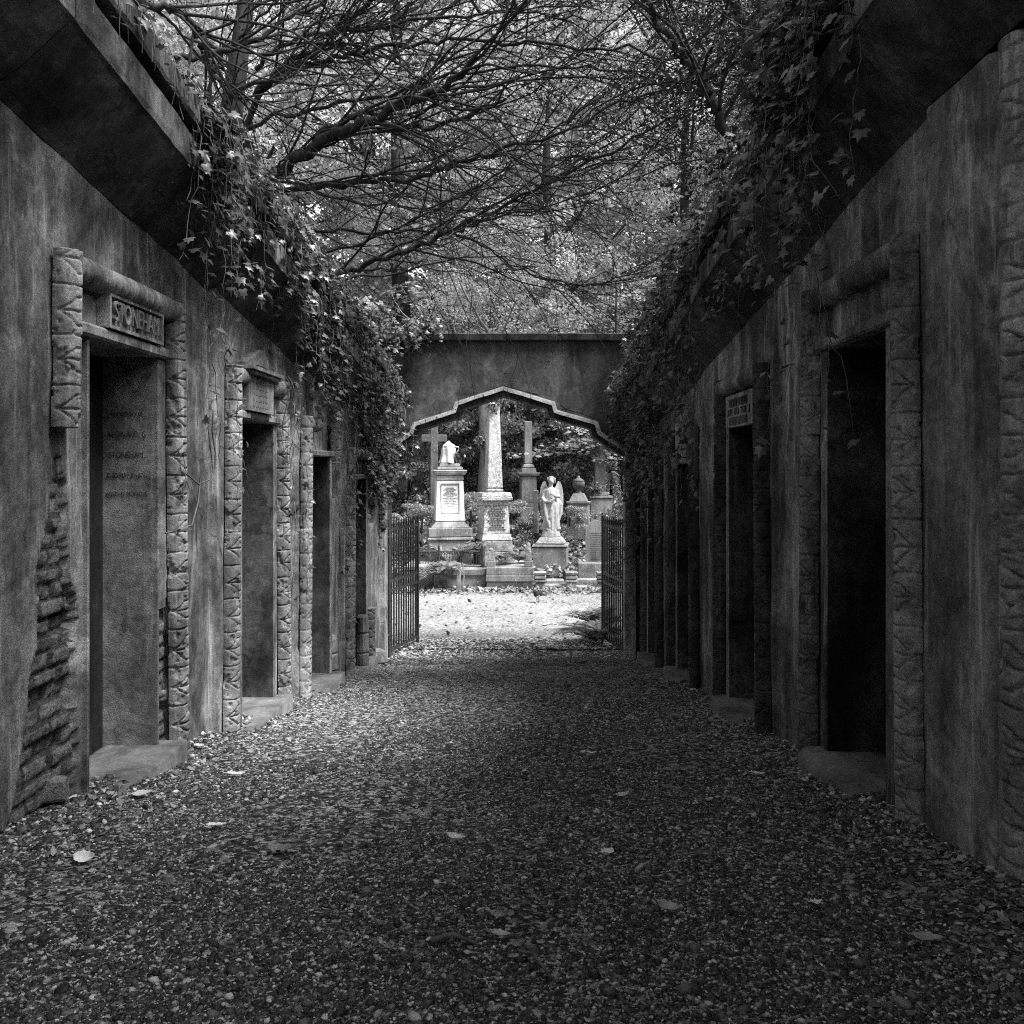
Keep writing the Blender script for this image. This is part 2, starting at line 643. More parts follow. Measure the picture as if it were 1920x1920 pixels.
def wall_sheet(parent, s, a0, a1, res, seed, door=True, patches=(), level=False, top=2.86):
    aa = np.unique(np.concatenate([np.arange(a0, -DW, res), [-DW], np.arange(-DW, DW, res), [DW], np.arange(DW, a1, res), [a1]])) if door else np.append(np.arange(a0, a1, res), a1)
    hh = np.unique(np.concatenate([np.arange(-.35, DH, res), [DH], np.arange(DH, top, res), [top]]))
    A, H = np.meshgrid(aa, hh)
    D = (fbm(A * 1.5 + seed, H * 1.5, seed) - .5) * .03 + (fbm(A * 9, H * 5, seed + 3, 3) - .5) * .008
    mask = np.zeros_like(A, bool)
    for p in patches:
        m = p(A, H)
        n = (fbm(A * 7, H * 7, seed + 9) - .5) * .16
        mask |= (m + n) > 0
    # brick relief inside the broken places
    row = np.floor(H / .072)
    u = A / .21 + .5 * (row % 2) + .25 * vnoise(row, row * 0, seed)
    fu = u - np.floor(u); fv = H / .072 - row
    mort = np.maximum(smooth01(np.abs(fu - .5), .43, .47), smooth01(np.abs(fv - .5), .36, .44))
    bd = -.024 - .013 * mort + (fbm(A * 40, H * 40, seed + 5) - .5) * .022 + (hash2(np.floor(u), row, seed) - .5) * .014 - .03 * (hash2(np.floor(u), row, seed + 77) > .88)
    D = np.where(mask, bd, D)
    lean = 0
    Z = H - SLOPE * A * (0 if level else smooth01(H, 2.45, top))
    X = s * (D)
    V = np.stack([X, A, Z], -1).reshape(-1, 3)
    nx, ny = len(aa), len(hh)
    i = np.arange(ny - 1)[:, None] * nx; j = np.arange(nx - 1)[None, :]
    F = np.stack([i + j, i + j + 1, i + nx + j + 1, i + nx + j], -1).reshape(-1, 4)
    ca = A.reshape(-1)[F].mean(1); ch = H.reshape(-1)[F].mean(1)
    keep = ~((np.abs(ca) < DW) & (ch < DH)) if door else np.ones(len(F), bool)
    F = F[keep]
    mi = mask.reshape(-1)[F].sum(1) >= 3
    mi = mi.astype(int) * (1 + (mort.reshape(-1)[F].mean(1) > .45))
    # returns at both ends of the sheet
    n0 = len(V)
    ex = []
    for e, idx in ((0, 0), (1, nx - 1)):
        front = np.arange(ny) * nx + idx
        back = V[front].copy(); back[:, 0] = -s * .3
        st = n0 + len(ex) * ny
        ex.append(back)
        F = np.concatenate([F, np.stack([front[:-1], front[1:], st + np.arange(1, ny), st + np.arange(ny - 1)], -1)])
        mi = np.concatenate([mi, np.zeros(ny - 1, int)])
    V = np.concatenate([V] + ex)
    return turned(build("wall", V, F, [M_WALL, M_BRICK, M_MORTAR], parent, smooth=True, midx=mi.astype(int)), s < 0)


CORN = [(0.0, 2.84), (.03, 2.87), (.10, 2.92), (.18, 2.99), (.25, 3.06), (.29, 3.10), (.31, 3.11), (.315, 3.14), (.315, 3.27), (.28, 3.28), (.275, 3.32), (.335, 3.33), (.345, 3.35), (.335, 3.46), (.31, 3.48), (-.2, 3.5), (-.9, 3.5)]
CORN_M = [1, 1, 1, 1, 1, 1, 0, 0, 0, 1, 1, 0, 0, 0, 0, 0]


def cornice(parent, s, a0, a1, seed, level=False, seams=()):
    n = max(4, int((a1 - a0) / .09))
    aa = np.linspace(a0, a1, n)
    for q in seams:
        aa = np.unique(np.concatenate([aa, [q - .02, q, q + .02]]))
    n = len(aa)
    k = len(CORN)
    d = np.array([c[0] for c in CORN]); h = np.array([c[1] for c in CORN])
    A = np.repeat(aa[:, None], k, 1)
    D = d[None, :] + (fbm(A * 3.3, h[None, :] * 6 + A * 0, seed) - .5) * .02 + (vnoise(A * 24, h[None, :] * 40, seed + 1) - .5) * .012 * (d[None, :] > .2)
    Hh = h[None, :] + (fbm(A * 3, d[None, :] * 6 + A * 0, seed + 2) - .5) * .018 - (0 if level else SLOPE) * A
    for q in seams:
        D[np.abs(aa - q) < .001, :7] += .012
    V = np.stack([s * D, A, Hh], -1).reshape(-1, 3)
    i = np.arange(n - 1)[:, None] * k; j = np.arange(k - 1)[None, :]
    F = [tuple(q) for q in np.stack([i + j, i + j + 1, i + k + j + 1, i + k + j], -1).reshape(-1, 4).tolist()]
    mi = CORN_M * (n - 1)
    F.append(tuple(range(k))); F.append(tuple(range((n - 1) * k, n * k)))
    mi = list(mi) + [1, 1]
    return outward(build("cornice", V, F, [M_FASCIA, M_SOOT_SHADE], parent, midx=mi))


def carved_column(parent, s, a_bot, a_top, h0, h1, r=.072, per=.215, nth=34, dh=.0045, dcen=.02, phase=0.0, mat=None):
    th = np.linspace(-1.75, 1.75, nth)
    hh = np.arange(h0, h1 + dh / 2, dh)
    T, H = np.meshgrid(th, hh)
    cell = np.floor(H / per + phase)
    t = (H / per + phase + .05 * (vnoise(H * 3, T * 1.5, 61) - .5)) % 1.0
    vr = hash2(cell, cell * 0 + int(a_bot * 100), 7)
    ss = T / 1.75
    ft = (T + 1.5) / 1.25
    g = .75 * np.exp(-((np.minimum(t, 1 - t) * per) / .0042) ** 2)
    for k in (-1, 0, 1):
        line = .46 + .08 * vr + k * (.22 + .10 * hash2(cell, cell * 0 + 3 + int(phase * 50), 9)) * np.clip(ft, 0, 1) ** 1.4
        g = np.maximum(g, np.exp(-(((t - line) * per) / .0045) ** 2) * (ft > 0) * (ft < 1.25))
    bul = .0012 * np.abs(np.sin(np.pi * t * 2)) ** .5
    rr = r + bul - .016 * g * (.35 + .9 * vnoise(H * 5 + phase * 9, T * 2, 4)) + (fbm(H * 10 + phase * 5, T * 1.2, 31) - .5) * .007 - .010 * smooth01(fbm(H * 14 + phase * 20, T * 1.9, 33, 5), .60, .66)
    ac = a_bot + (a_top - a_bot) * (H - 0) / 2.4
    V = np.stack([s * (dcen + rr * np.cos(T)), ac + rr * np.sin(T), H], -1).reshape(-1, 3)
    nx = nth; ny = len(hh)
    i = np.arange(ny - 1)[:, None] * nx; j = np.arange(nx - 1)[None, :]
    F = [tuple(q) for q in np.stack([i + j, i + j + 1, i + nx + j + 1, i + nx + j], -1).reshape(-1, 4).tolist()]
    F.append(tuple(range(nx))); F.append(tuple(range((ny - 1) * nx, ny * nx)))
    o = build("carved_column", V, F, mat or M_CARVE, parent, smooth=True)
    for q in (-1, -2):
        o.data.polygons[q].use_smooth = False
    return outward(o)


def roll_moulding(parent, s, a0, a1, h, r=.064, dcen=.03, pitch=.03, depth=.010, sparse=False, da=.005):
    aa = np.arange(a0, a1, da)
    th = np.linspace(-2.2, 2.2, 20)
    T, A = np.meshgrid(th, aa)
    if sparse:
        w = A / .075 + T * .22 + .5 * vnoise(A * 6, T * .3, 3)
        g = np.exp(-(((w % 1) - .5) / .07) ** 2)
    else:
        w = A / pitch + .1 * T
        g = .5 + .5 * np.cos(2 * np.pi * w)
    rr = r - depth * g + (fbm(A * 9, T * 2, 12) - .5) * .008
    V = np.stack([s * (dcen + rr * np.cos(T)), A, h + rr * np.sin(T)], -1).reshape(-1, 3)
    nx = 20; ny = len(aa)
    i = np.arange(ny - 1)[:, None] * nx; j = np.arange(nx - 1)[None, :]
    F = [tuple(q) for q in np.stack([i + j, i + j + 1, i + nx + j + 1, i + nx + j], -1).reshape(-1, 4).tolist()]
    F.append(tuple(range(nx))); F.append(tuple(range((ny - 1) * nx, ny * nx)))
    o = build("roll_moulding", V, F, M_CARVE, parent, smooth=True)
    for q in (-1, -2):
        o.data.polygons[q].use_smooth = False
    return outward(o)


def sx(s, d0, d1):
    return (s * d0, s * d1) if s > 0 else (s * d1, s * d0)


def slab(s, d0, d1, a0, a1, h0, h1, bev=.008):
    x0, x1 = sx(s, d0, d1)
    m = MB()
    m.frust((x0 + x1) / 2, (a0 + a1) / 2, h0, h1, (x1 - x0) / 2, (a1 - a0) / 2, (x1 - x0) / 2, (a1 - a0) / 2, bev)
    return m


def rough_slab(name, s, d0, d1, a0, a1, h0, h1, mat, parent, seed, nose=0.0, res=.03):
    """A stone slab with an uneven top and worn front edge."""
    dd = np.unique(np.concatenate([np.arange(d0, d1, res), [d1 - .02, d1 - .008, d1]])); aa = np.append(np.arange(a0, a1, res), a1)
    Dg, A = np.meshgrid(dd, aa)
    top = h1 + (fbm(Dg * 6, A * 6, seed) - .5) * .018 - np.clip((Dg - (d1 - .012 - nose)) / (.012 + nose), 0, 1) ** 2 * (.006 + nose)
    fr = Dg + np.where(Dg > d1 - .025, (fbm(A * 9, Dg, seed + 2) - .5) * .010, 0)
    V1 = np.stack([s * fr, A, top], -1).reshape(-1, 3)
    nx, ny = len(dd), len(aa)
    i = np.arange(ny - 1)[:, None] * nx; j = np.arange(nx - 1)[None, :]
    F = np.stack([i + j, i + j + 1, i + nx + j + 1, i + nx + j], -1).reshape(-1, 4)
    bound = list(range(0, nx)) + [k * nx + nx - 1 for k in range(1, ny)] + [(ny - 1) * nx + k for k in range(nx - 2, -1, -1)] + [k * nx for k in range(ny - 2, 0, -1)]
    low = V1[bound].copy(); low[:, 2] = h0
    n0 = len(V1); m = len(bound)
    b = np.array(bound)
    F2 = np.stack([b, np.roll(b, -1), n0 + (np.arange(m) + 1) % m, n0 + np.arange(m)], -1)
    return outward(build(name, np.concatenate([V1, low]), np.concatenate([F, F2]), mat, parent))


def vault(s, Xw, Yc, a0, a1, label, off=0.0, res=.03, seed=1, patches=(), seams=(), near_col=(-.1, 2.5), far_col=(-.1, 2.5),
          roll=True, panel="plain", sill=True, cdh=.0045, sparse=False, half=.655, nose=0.0, jamb=.10, lintel=True, rev=None, cmat=None):
    zg = -SLOPE * Yc
    v = thing("cemetery_vault", label, "tomb", (Xw + s * off, Yc, zg), "vaults lining the avenue")
    wall_sheet(v, s, a0, a1, res, seed, True, patches)
    cornice(v, s, a0 + .004, a1 - .004, seed + 40, seams=seams)
    # recess: far and near reveals, head and floor, with a dark door at the back
    m = MB()
    x0, x1 = -s * REC, s * .0
    fl = -.3
    e = .02
    for y0, y1 in ((DW, DW + e), (-DW - e, -DW)):
        x0, x1 = sx(s, -REC, .024); m.box(x0, x1, y0, y1, fl, DH)
    x0, x1 = sx(s, -REC, .024); m.box(x0, x1, -DW - e, DW + e, DH + .001, DH + .03)
    m.obj("doorway_reveal", rev or M_SOOT_SHADE, v)  # default dark plaster puts the recess shade into its colour
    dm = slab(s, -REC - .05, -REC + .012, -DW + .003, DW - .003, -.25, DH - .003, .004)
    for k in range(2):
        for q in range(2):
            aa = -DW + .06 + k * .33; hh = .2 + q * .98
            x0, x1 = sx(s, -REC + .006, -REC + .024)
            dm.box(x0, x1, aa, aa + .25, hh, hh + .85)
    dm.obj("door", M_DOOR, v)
    # flat architrave round the doorway
    m = MB()
    for sg in (-1, 1):
        aa0, aa1 = (DW + .001, DW + jamb) if sg > 0 else (-DW - jamb, -DW - .001)
        if sg < 0 and seed == 11:
            m.V += slab(s, -.02, .028, aa0 + .09, aa1, -.15, DH, .006).V; m.F = slab(s, -.02, .028, aa0 + .09, aa1, -.15, DH, .006).F
            continue
        if sg > 0 and seed == 11:
            q = slab(s, -.02, .028, aa0, aa1, .80, DH, .006)
        else:
            q = slab(s, -.02, .028, aa0, aa1, -.15, DH, .006)
        m.add(q.V, q.F)
    m.obj("architrave", M_WALL, v)
    if lintel:
        q = slab(s, -.03, .055, -DW - .12, DW + .12, DH - .002, DH + .058, .012)
        q.obj("lintel", M_CARVE, v)
    if near_col:
        carved_column(v, s, -half - .03, -half + .03, near_col[0], near_col[1], dh=cdh, dcen=.02, phase=seed * .37, mat=cmat)
    if far_col:
        carved_column(v, s, half + .03, half - .03, far_col[0], far_col[1], dh=cdh, dcen=.02, phase=seed * .61 + .2, mat=cmat)
    if roll is True:
        roll_moulding(v, s, -half + .05, half - .05, 2.44, sparse=sparse)
    elif roll:
        for r0, r1 in roll:
            roll_moulding(v, s, r0, r1, 2.44, sparse=sparse)
    if sill:
        rough_slab("door_step", s, -REC + .02, .15, -DW - .16, DW + .1, -.25, .075, M_SILL, v, seed, nose)
    return v


def mpatch(a0, a1, h0, h1, k=.08):
    return lambda A, H: np.minimum(np.minimum(A - a0, a1 - A), np.minimum(H - h0, h1 - H)) / k * .2


def brick_left(A, H):
    w0 = np.interp(H, [0, .25, .6, 1.15, 1.45, 1.62], [-1.15, -1.0, -.86, -.80, -.72, -.66])
    w1 = np.interp(H, [0, .6, 1.0, 1.1, 1.45, 1.62], [-.46, -.47, -.50, -.56, -.58, -.60])
    return np.minimum(np.minimum(A - w0, w1 - A), 1.62 - H) * 2.2


XL, XR = -2.0, 1.55
# --- the side where the light falls
vL1 = vault(1, XL, 4.70, -1.15, 1.30, "vault with the surname panel over its door and bare brick where plaster fell", 0, .0135, 11,
            patches=[brick_left, mpatch(.36, .63, -.4, .84)], seams=[.08], near_col=(1.74, 2.5), sparse=True, jamb=.105, rev=M_REVEAL)
# raised surname panel
pl = slab(1, .0, .045, -.28, .38, 2.222, 2.385, .005)
pn = pl.obj("name_panel", M_CARVE, vL1)
fr = MB()
for (q0, q1, w0, w1) in ((-.28, -.26, 2.222, 2.385), (.36, .38, 2.222, 2.385), (-.26, .36, 2.372, 2.385), (-.26, .36, 2.222, 2.238)):
    fr.box(.043, .066, q0, q1, w0, w1)
fr.obj("panel_frame", M_CARVE, pn)
letters("STONEHAM", .128, .014, M_CARVE, "lettering", pn, lambda c: (.052 + c.z, .05 + c.x * .80, 2.306 + c.y * 1.05))
# painted inscription on the far reveal of the same doorway
for txt, hz, sz in (("In memory of", 1.86, .042), ("REGINALD. G", 1.745, .047), ("STONEHAM,", 1.635, .047), ("DIED MAY 9. 1876,", 1.525, .036), ("AGED 12 MONTHS.", 1.425, .036)):
    letters(txt, sz, .001, M_INK, "inscription", vL1, lambda c, hz=hz: (-.14 + c.x * .74, DW - .0035 - c.z * .2, hz + c.y))

vL2 = vault(1, XL, 6.85, -.846, 1.148, "vault with a small pediment tablet between broken roll ends above its door", .05, .03, 12,
            roll=[(-.6, -.42), (.30, .6)], rev=M_REV2)
tb = MB()
tb.box(.0, .07, -.40, .24, 2.222, 2.471)
tb.box(-.0, .11, -.46, .30, 2.472, 2.495)
tb.box(-.0, .13, -.48, .32, 2.496, 2.52)
tb.prism([(.0, -.42, 2.522), (.0, .26, 2.522), (.0, .26, 2.55), (.0, -.05, 2.665), (.0, -.11, 2.665), (.0, -.42, 2.55)], (.07, 0, 0))
tb.prism([(.069, -.24, 2.545), (.069, .08, 2.545), (.069, -.08, 2.625)], (.012, 0, 0))
o = tb.obj("memorial_tablet", M_CARVE, vL2)
sl = MB(); sl.box(.054, .058, -.3, .16, 2.175, 2.205); sl.obj("lintel_slot", M_DOOR, vL2)
mk = MB()
for k in range(5):
    for q in range(7):
        a_ = -.28 + q * .058; mk.box(.0705, .0725, a_, a_ + .035 + .015 * ((q * 7 + k * 3) % 3 - 1), 2.42 - k * .042, 2.436 - k * .042)
mk.obj("lettering", M_CARVE, o)

vL3 = vault(1, XL, 8.75, -.748, 1.148, "vault with ragged plaster torn from its door head and a stone stump beside it", .09, .035, 13,
            patches=[mpatch(.38, 1.0, 1.75, 2.75), mpatch(-.9, -.74, .5, 1.7)], far_col=(2.1, 2.5), roll=[(-.6, -.2)], cdh=.009)
vL4 = vault(1, XL, 10.65, -.748, 1.82, "ivy smothered vault of paler plaster next to the gate pier with the block of stone", .12, .04, 14,
            far_col=(-.1, .62), roll=[(-.6, .35)], cdh=.009, patches=[mpatch(.5, 1.2, 1.6, 2.6)])
# --- the shaded side
vR1 = vault(-1, XR, 4.52, -.84, 1.48, "shaded vault with a tightly ringed roll, hanging ivy and a rounded doorstep", -.04, .025, 21, nose=.035, half=.66, jamb=.1)
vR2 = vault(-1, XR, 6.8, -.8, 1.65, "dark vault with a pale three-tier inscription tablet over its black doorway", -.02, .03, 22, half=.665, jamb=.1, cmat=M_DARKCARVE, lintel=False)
tb = MB()
x0, x1 = sx(-1, .0, .05); tb.box(x0, x1, -.44, .40, 2.12, 2.355)
ob = tb.obj("memorial_tablet", M_PIER, vR2)
for w0, w1 in ((2.268, 2.325), (2.135, 2.19)):
    pnl = MB(); x0, x1 = sx(-1, .051, .055); pnl.box(x0, x1, -.30, .26, w0, w1); pnl.obj("sunk_panel", M_REV2, ob)
mk = MB()
for q in range(7):
    a_ = -.38 + q * .11
    x0, x1 = sx(-1, .051, .056)
    mk.box(x0, x1, a_, a_ + .016, 2.205, 2.253)
    mk.box(x0, x1, a_ + .018, a_ + .05, 2.205 + .019 * (q % 3), 2.214 + .019 * (q % 3))
    if q % 2:
        mk.box(x0, x1, a_ + .052, a_ + .066, 2.205, 2.253)
    if q < 6:
        mk.box(x0 - .005, x1, -.26 + q * .085, -.24 + q * .085, 2.28, 2.315)
mk.obj("lettering", M_SOOT_SHADE, ob)
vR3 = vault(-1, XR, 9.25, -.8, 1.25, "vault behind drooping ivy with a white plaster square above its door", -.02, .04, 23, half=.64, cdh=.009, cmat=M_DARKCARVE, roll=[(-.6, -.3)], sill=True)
tb = MB(); x0, x1 = sx(-1, .0, .06); tb.box(x0, x1, -.32, .30, 2.222, 2.56); tb.obj("name_panel", M_PIER, vR3)
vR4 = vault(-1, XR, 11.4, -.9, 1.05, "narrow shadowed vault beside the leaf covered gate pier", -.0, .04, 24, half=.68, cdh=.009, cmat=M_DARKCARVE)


# --- plain wall ends nearest the viewer
w = thing("avenue_wall", "stained stucco wall leading up to the vault with the surname panel", "wall", (XL, 0, 0))
wo_ = wall_sheet(w, 1, -3, 3.55, .05, 31, False, top=2.86)
me = wo_.data
co = np.zeros(len(me.vertices) * 3, np.float32); me.vertices.foreach_get("co", co); co = co.reshape(-1, 3)
low = smooth01(co[:, 2], 2.5, .2)
co[:, 2] += 0
co[:, 2] -= SLOPE * co[:, 1] * np.where(co[:, 2] < 2.4, 1, 0)
me.vertices.foreach_set("co", co.ravel()); me.update()
# the wall and cornice run parallel to the sloping path
bpy.data.objects.remove(wo_)
aa = np.unique(np.concatenate([np.arange(-3, 2.6, .04), np.arange(2.6, 3.551, .016)])); hh = np.unique(np.concatenate([np.arange(-.3, 1.7, .016), np.arange(1.7, 2.87, .03)]))
A, H = np.meshgrid(aa, hh)
D = (fbm(A * 1.5, H * 1.5, 31) - .5) * .03 + (fbm(A * 9, H * 5, 34, 3) - .5) * .008
mk_ = brick_left(A - 4.73, H) + (fbm(A * 7, H * 7, 20) - .5) * .16 > 0
row = np.floor(H / .072); u = (A - 4.70) / .23 + .5 * (row % 2)
mort = np.maximum(smooth01(np.abs(u - np.floor(u) - .5), .43, .47), smooth01(np.abs(H / .072 - row - .5), .36, .44))
D = np.where(mk_, -.024 - .013 * mort + (fbm(A * 40, H * 40, 5) - .5) * .022, D)
V = np.stack([D, A, H - SLOPE * A], -1).reshape(-1, 3)
nx, ny = len(aa), len(hh)
i = np.arange(ny - 1)[:, None] * nx; j = np.arange(nx - 1)[None, :]
F = np.stack([i + j, i + j + 1, i + nx + j + 1, i + nx + j], -1).reshape(-1, 4)
build("wall_face", V, F, [M_WALL, M_BRICK, M_MORTAR], w, smooth=True, midx=(mk_.reshape(-1)[F].sum(1) >= 3).astype(int) * (1 + (mort.reshape(-1)[F].mean(1) > .45)))
cornice(w, 1, -3, 3.546, 77)

w = thing("avenue_wall", "deeply shaded stucco wall ending in a tall carved pillar", "wall", (XR, 3.68, -SLOPE * 3.68))
aa = np.arange(-6.5, .001, .03); hh = np.arange(-.3, 3.3, .03)
A, H = np.meshgrid(aa, hh)
D = (fbm(A * 1.5, H * 1.5, 41) - .5) * .03 + (fbm(A * 9, H * 5, 44, 3) - .5) * .008 + np.where(A < -.5, -.22 * np.clip((-A - .5) / .3, 0, 1), 0)
top = 2.83
V = np.stack([-D, A, np.where(H > top, top, H - SLOPE * A * np.clip((1.0 - H) / 1.3, 0, 1))], -1).reshape(-1, 3)
nx, ny = len(aa), len(hh)
i = np.arange(ny - 1)[:, None] * nx; j = np.arange(nx - 1)[None, :]
F = np.stack([i + j, i + j + 1, i + nx + j + 1, i + nx + j], -1).reshape(-1, 4)
n0 = len(V)
front = np.arange(ny) * nx + nx - 1
back = V[front].copy(); back[:, 0] = .3
F = np.concatenate([F, np.stack([front[:-1], front[1:], n0 + np.arange(1, ny), n0 + np.arange(ny - 1)], -1)])
turned(build("wall_face", np.concatenate([V, back]), F, M_WALL, w, smooth=True), True)
cornice(w, -1, -6.5, -.004, 78, level=True)
cc = carved_column(w, -1, -.60, -.60, -.1, 2.84, r=.115, per=.25, nth=28, dh=.006, dcen=-.115, phase=.3)
cc.data.materials.clear(); cc.data.materials.append(M_PIER)

# ------------------------------------------------------------------ archway at the end of the avenue
YA, TA = 12.5, .48
g0 = -SLOPE * YA
ar = thing("stone_archway", "dark plastered gateway wall with a stepped pointed arch closing the avenue", "archway", (0, YA, 0))


def AP(px, py):
    q = P(px, py, YA)
    return (q[0], q[2])


arch_px = [(725, 846), (772, 812), (778, 796), (852, 772), (857, 757), (944, 729), (1037, 757), (1041, 772), (1118, 794), (1123, 812), (1175, 846)]
apts = [AP(*p) for p in arch_px]
zl = -1.75
ztop = AP(900, 640)[1]
xl, xr = apts[0][0], apts[-1][0]
poly = [(-7.5, zl), (xl, zl)] + apts + [(xr, zl), (6.5, zl), (6.5, ztop), (-7.5, ztop)]
# built as columns of quads so the front can carry a little unevenness
m = MB()
m.prism([(p[0], 0, p[1]) for p in poly], (0, TA, 0))
m.obj("arch_wall", M_ARCH, ar)
cp = MB()
cp.frust(-.5, TA / 2, ztop + .002, ztop + .10, 7.05, TA / 2 + .07, 7.05, TA / 2 + .09, .012)
cp.obj("coping", M_SOOT_SHADE, ar)
# moulding that follows the arch: two fillets
def arch_band(o0, o1, y0, y1):
    mm = MB()
    pts_ = []
    for k in range(len(apts) - 1):
        m_ = 7 if abs(apts[k][0] - apts[k + 1][0]) > .2 else 2
        for q in range(m_):
            pts_.append((apts[k][0] + (apts[k + 1][0] - apts[k][0]) * q / m_, apts[k][1] + (apts[k + 1][1] - apts[k][1]) * q / m_))
    pts_.append(apts[-1])
    jit = random.Random(int(o0 * 1e4))
    def off(pts, d):
        out = []
        n = len(pts)
        for k in range(n):
            p0 = pts[max(k - 1, 0)]; p1 = pts[min(k + 1, n - 1)]
            e1 = Vector((pts[k][0] - p0[0], pts[k][1] - p0[1])) if k else Vector((p1[0] - pts[k][0], p1[1] - pts[k][1]))
            e2 = Vector((p1[0] - pts[k][0], p1[1] - pts[k][1])) if k < n - 1 else e1
            n1 = Vector((-e1.y, e1.x)).normalized(); n2 = Vector((-e2.y, e2.x)).normalized()
            b = (n1 + n2).normalized(); c = max(.45, b.dot(n1))
            out.append((pts[k][0] + b.x * d / c, pts[k][1] + b.y * d / c))
        return out
    A_ = off(pts_, o0); B_ = off(pts_, o1)
    A_ = [(p[0], p[1] + jit.uniform(-.004, .004)) for p in A_]
    for k in range(len(pts_) - 1):
        q = [A_[k], A_[k + 1], B_[k + 1], B_[k]]
        yy = y0 + jit.uniform(0, .012)
        mm.prism([(p[0], yy, p[1]) for p in q], (0, y1 - yy, 0))
    return mm
b1 = arch_band(-.022, .012, -.06, TA - .02)
b1.obj("arch_moulding", M_FILLET, ar)
b2 = arch_band(.0125, .03, -.04, .05)
b2.obj("arch_fillet", M_FILLET, ar)
b3 = arch_band(-.085, -.0235, .03, TA - .05)
b3.obj("arch_soffit", M_ARCH, ar)
# plaster fallen from above the apex, recess shade put into the dark colour
for pts, nm in (([(908, 733), (912, 722), (925, 716), (944, 713), (970, 711), (988, 715), (1002, 724), (1012, 740), (1000, 737), (960, 727), (944, 722)], 1),
                ([(1050, 757), (1062, 757), (1076, 766), (1092, 763), (1108, 769), (1118, 778), (1124, 792), (1108, 781), (1080, 772), (1062, 767)], 2)):
    q = [AP(*p) for p in pts]
    MB().prism([(p[0], -.004, p[1]) for p in q], (0, .05, 0)).obj("shaded_plaster_break", M_MORTAR, ar)
for px0, px1, nm in ((704, 722, 1), (1172, 1191, 2)):
    xa = P(px0, 800, 12.3)[0]; xb = P(px1, 800, 12.3)[0]
    MB().frust((xa + xb) / 2, -.12, -1.75, 1.15, (xb - xa) / 2 + .01, .12, (xb - xa) / 2, .115, .01).obj("gate_pier", M_PIER, ar)

# capped block standing on the end of the archway wall
t_ = thing("stone_finial_block", "square capped stone block on top of the wall above the ivy", "finial", (P(1238, 560, 13.2)[0], 13.2, ztop + .05))
MB().frust(0, 0, 0, .62, .14, .14, .12, .12, .01).obj("shaft", M_GREYST, t_)
MB().frust(0, 0, .621, .70, .17, .17, .19, .19, .01).frust(0, 0, .701, .76, .2, .2, .2, .2, .01).obj("cap", M_DARKST, t_)


# ------------------------------------------------------------------ iron gates
def gate(hx, hy, fx, fy, label):
    g = thing("iron_gate", label, "gate", (hx, hy, -SLOPE * 12.6), "pair of open iron gates")
    L = math.hypot(fx - hx, fy - hy); ux, uy = (fx - hx) / L, (fy - hy) / L
    zb = .05
    def at(t, z):
        return (ux * t, uy * t, z)
    rails = (zb + .02, .86, .99, 1.68)
    for t, nm, r, z1 in ((0, "hinge_stile", .026, 1.83), (L, "closing_stile", .022, 1.83)):
        MB().tube([at(t, .0), at(t, z1)], r, 8).obj(nm, M_IRON, g)
    for z in rails:
        m = MB()
        n = (-uy * .008, ux * .008)
        p0 = at(.02, z); p1 = at(L - .02, z)
        m.prism([(p0[0] - n[0], p0[1] - n[1], z), (p0[0] + n[0], p0[1] + n[1], z), (p1[0] + n[0], p1[1] + n[1], z), (p1[0] - n[0], p1[1] - n[1], z)], (0, 0, .038))
        m.obj("rail", M_IRON, g)
    nb = 12
    for k in range(1, nb):
        t = L * k / nb
        MB().tube([at(t, zb + .02), at(t, 1.74), at(t, 1.77), at(t, 1.84)], [.013, .013, .016, .001], 6).obj("bar", M_IRON, g)
    for z in (.3, 1.6):
        MB().tube([at(-.06, z), at(.05, z)], .02, 6).obj("hinge", M_IRON, g)
    return g


gate(P(729, 900, 12.62)[0], 12.62, P(783, 900, 13.72)[0], 13.72, "iron gate leaf swung open past the pier with the stone block")
gate(P(1171, 900, 12.62)[0], 12.62, P(1130, 900, 13.72)[0], 13.72, "iron gate leaf standing open behind the roadside ferns")

# ------------------------------------------------------------------ loose stones
def rough_block(name, label, c, size, mat, seed, rz=0, taper=.8, cat="stone"):
    r_ = random.Random(seed)
    m = MB().frust(0, 0, 0, size[2], size[0], size[1], size[0] * taper, size[1] * taper, min(size) * .16)
    m.V = [(x + r_.uniform(-1, 1) * size[0] * .06, y + r_.uniform(-1, 1) * size[1] * .06, z + r_.uniform(-1, 1) * size[2] * .06) for x, y, z in m.V]
    o = m.obj(name, mat)
    o.location = c; o.rotation_euler = (0, 0, rz)
    return tag(o, label, cat)


def on_ground(px, py, lift=0.0):
    """Point of the sloping path seen at photo pixel (px, py)."""
    Y = FPX * 1.0 / (py - 1092)
    return ((px - HX) / FPX * Y, Y, float(gz((px - HX) / FPX * Y, Y)) + lift)


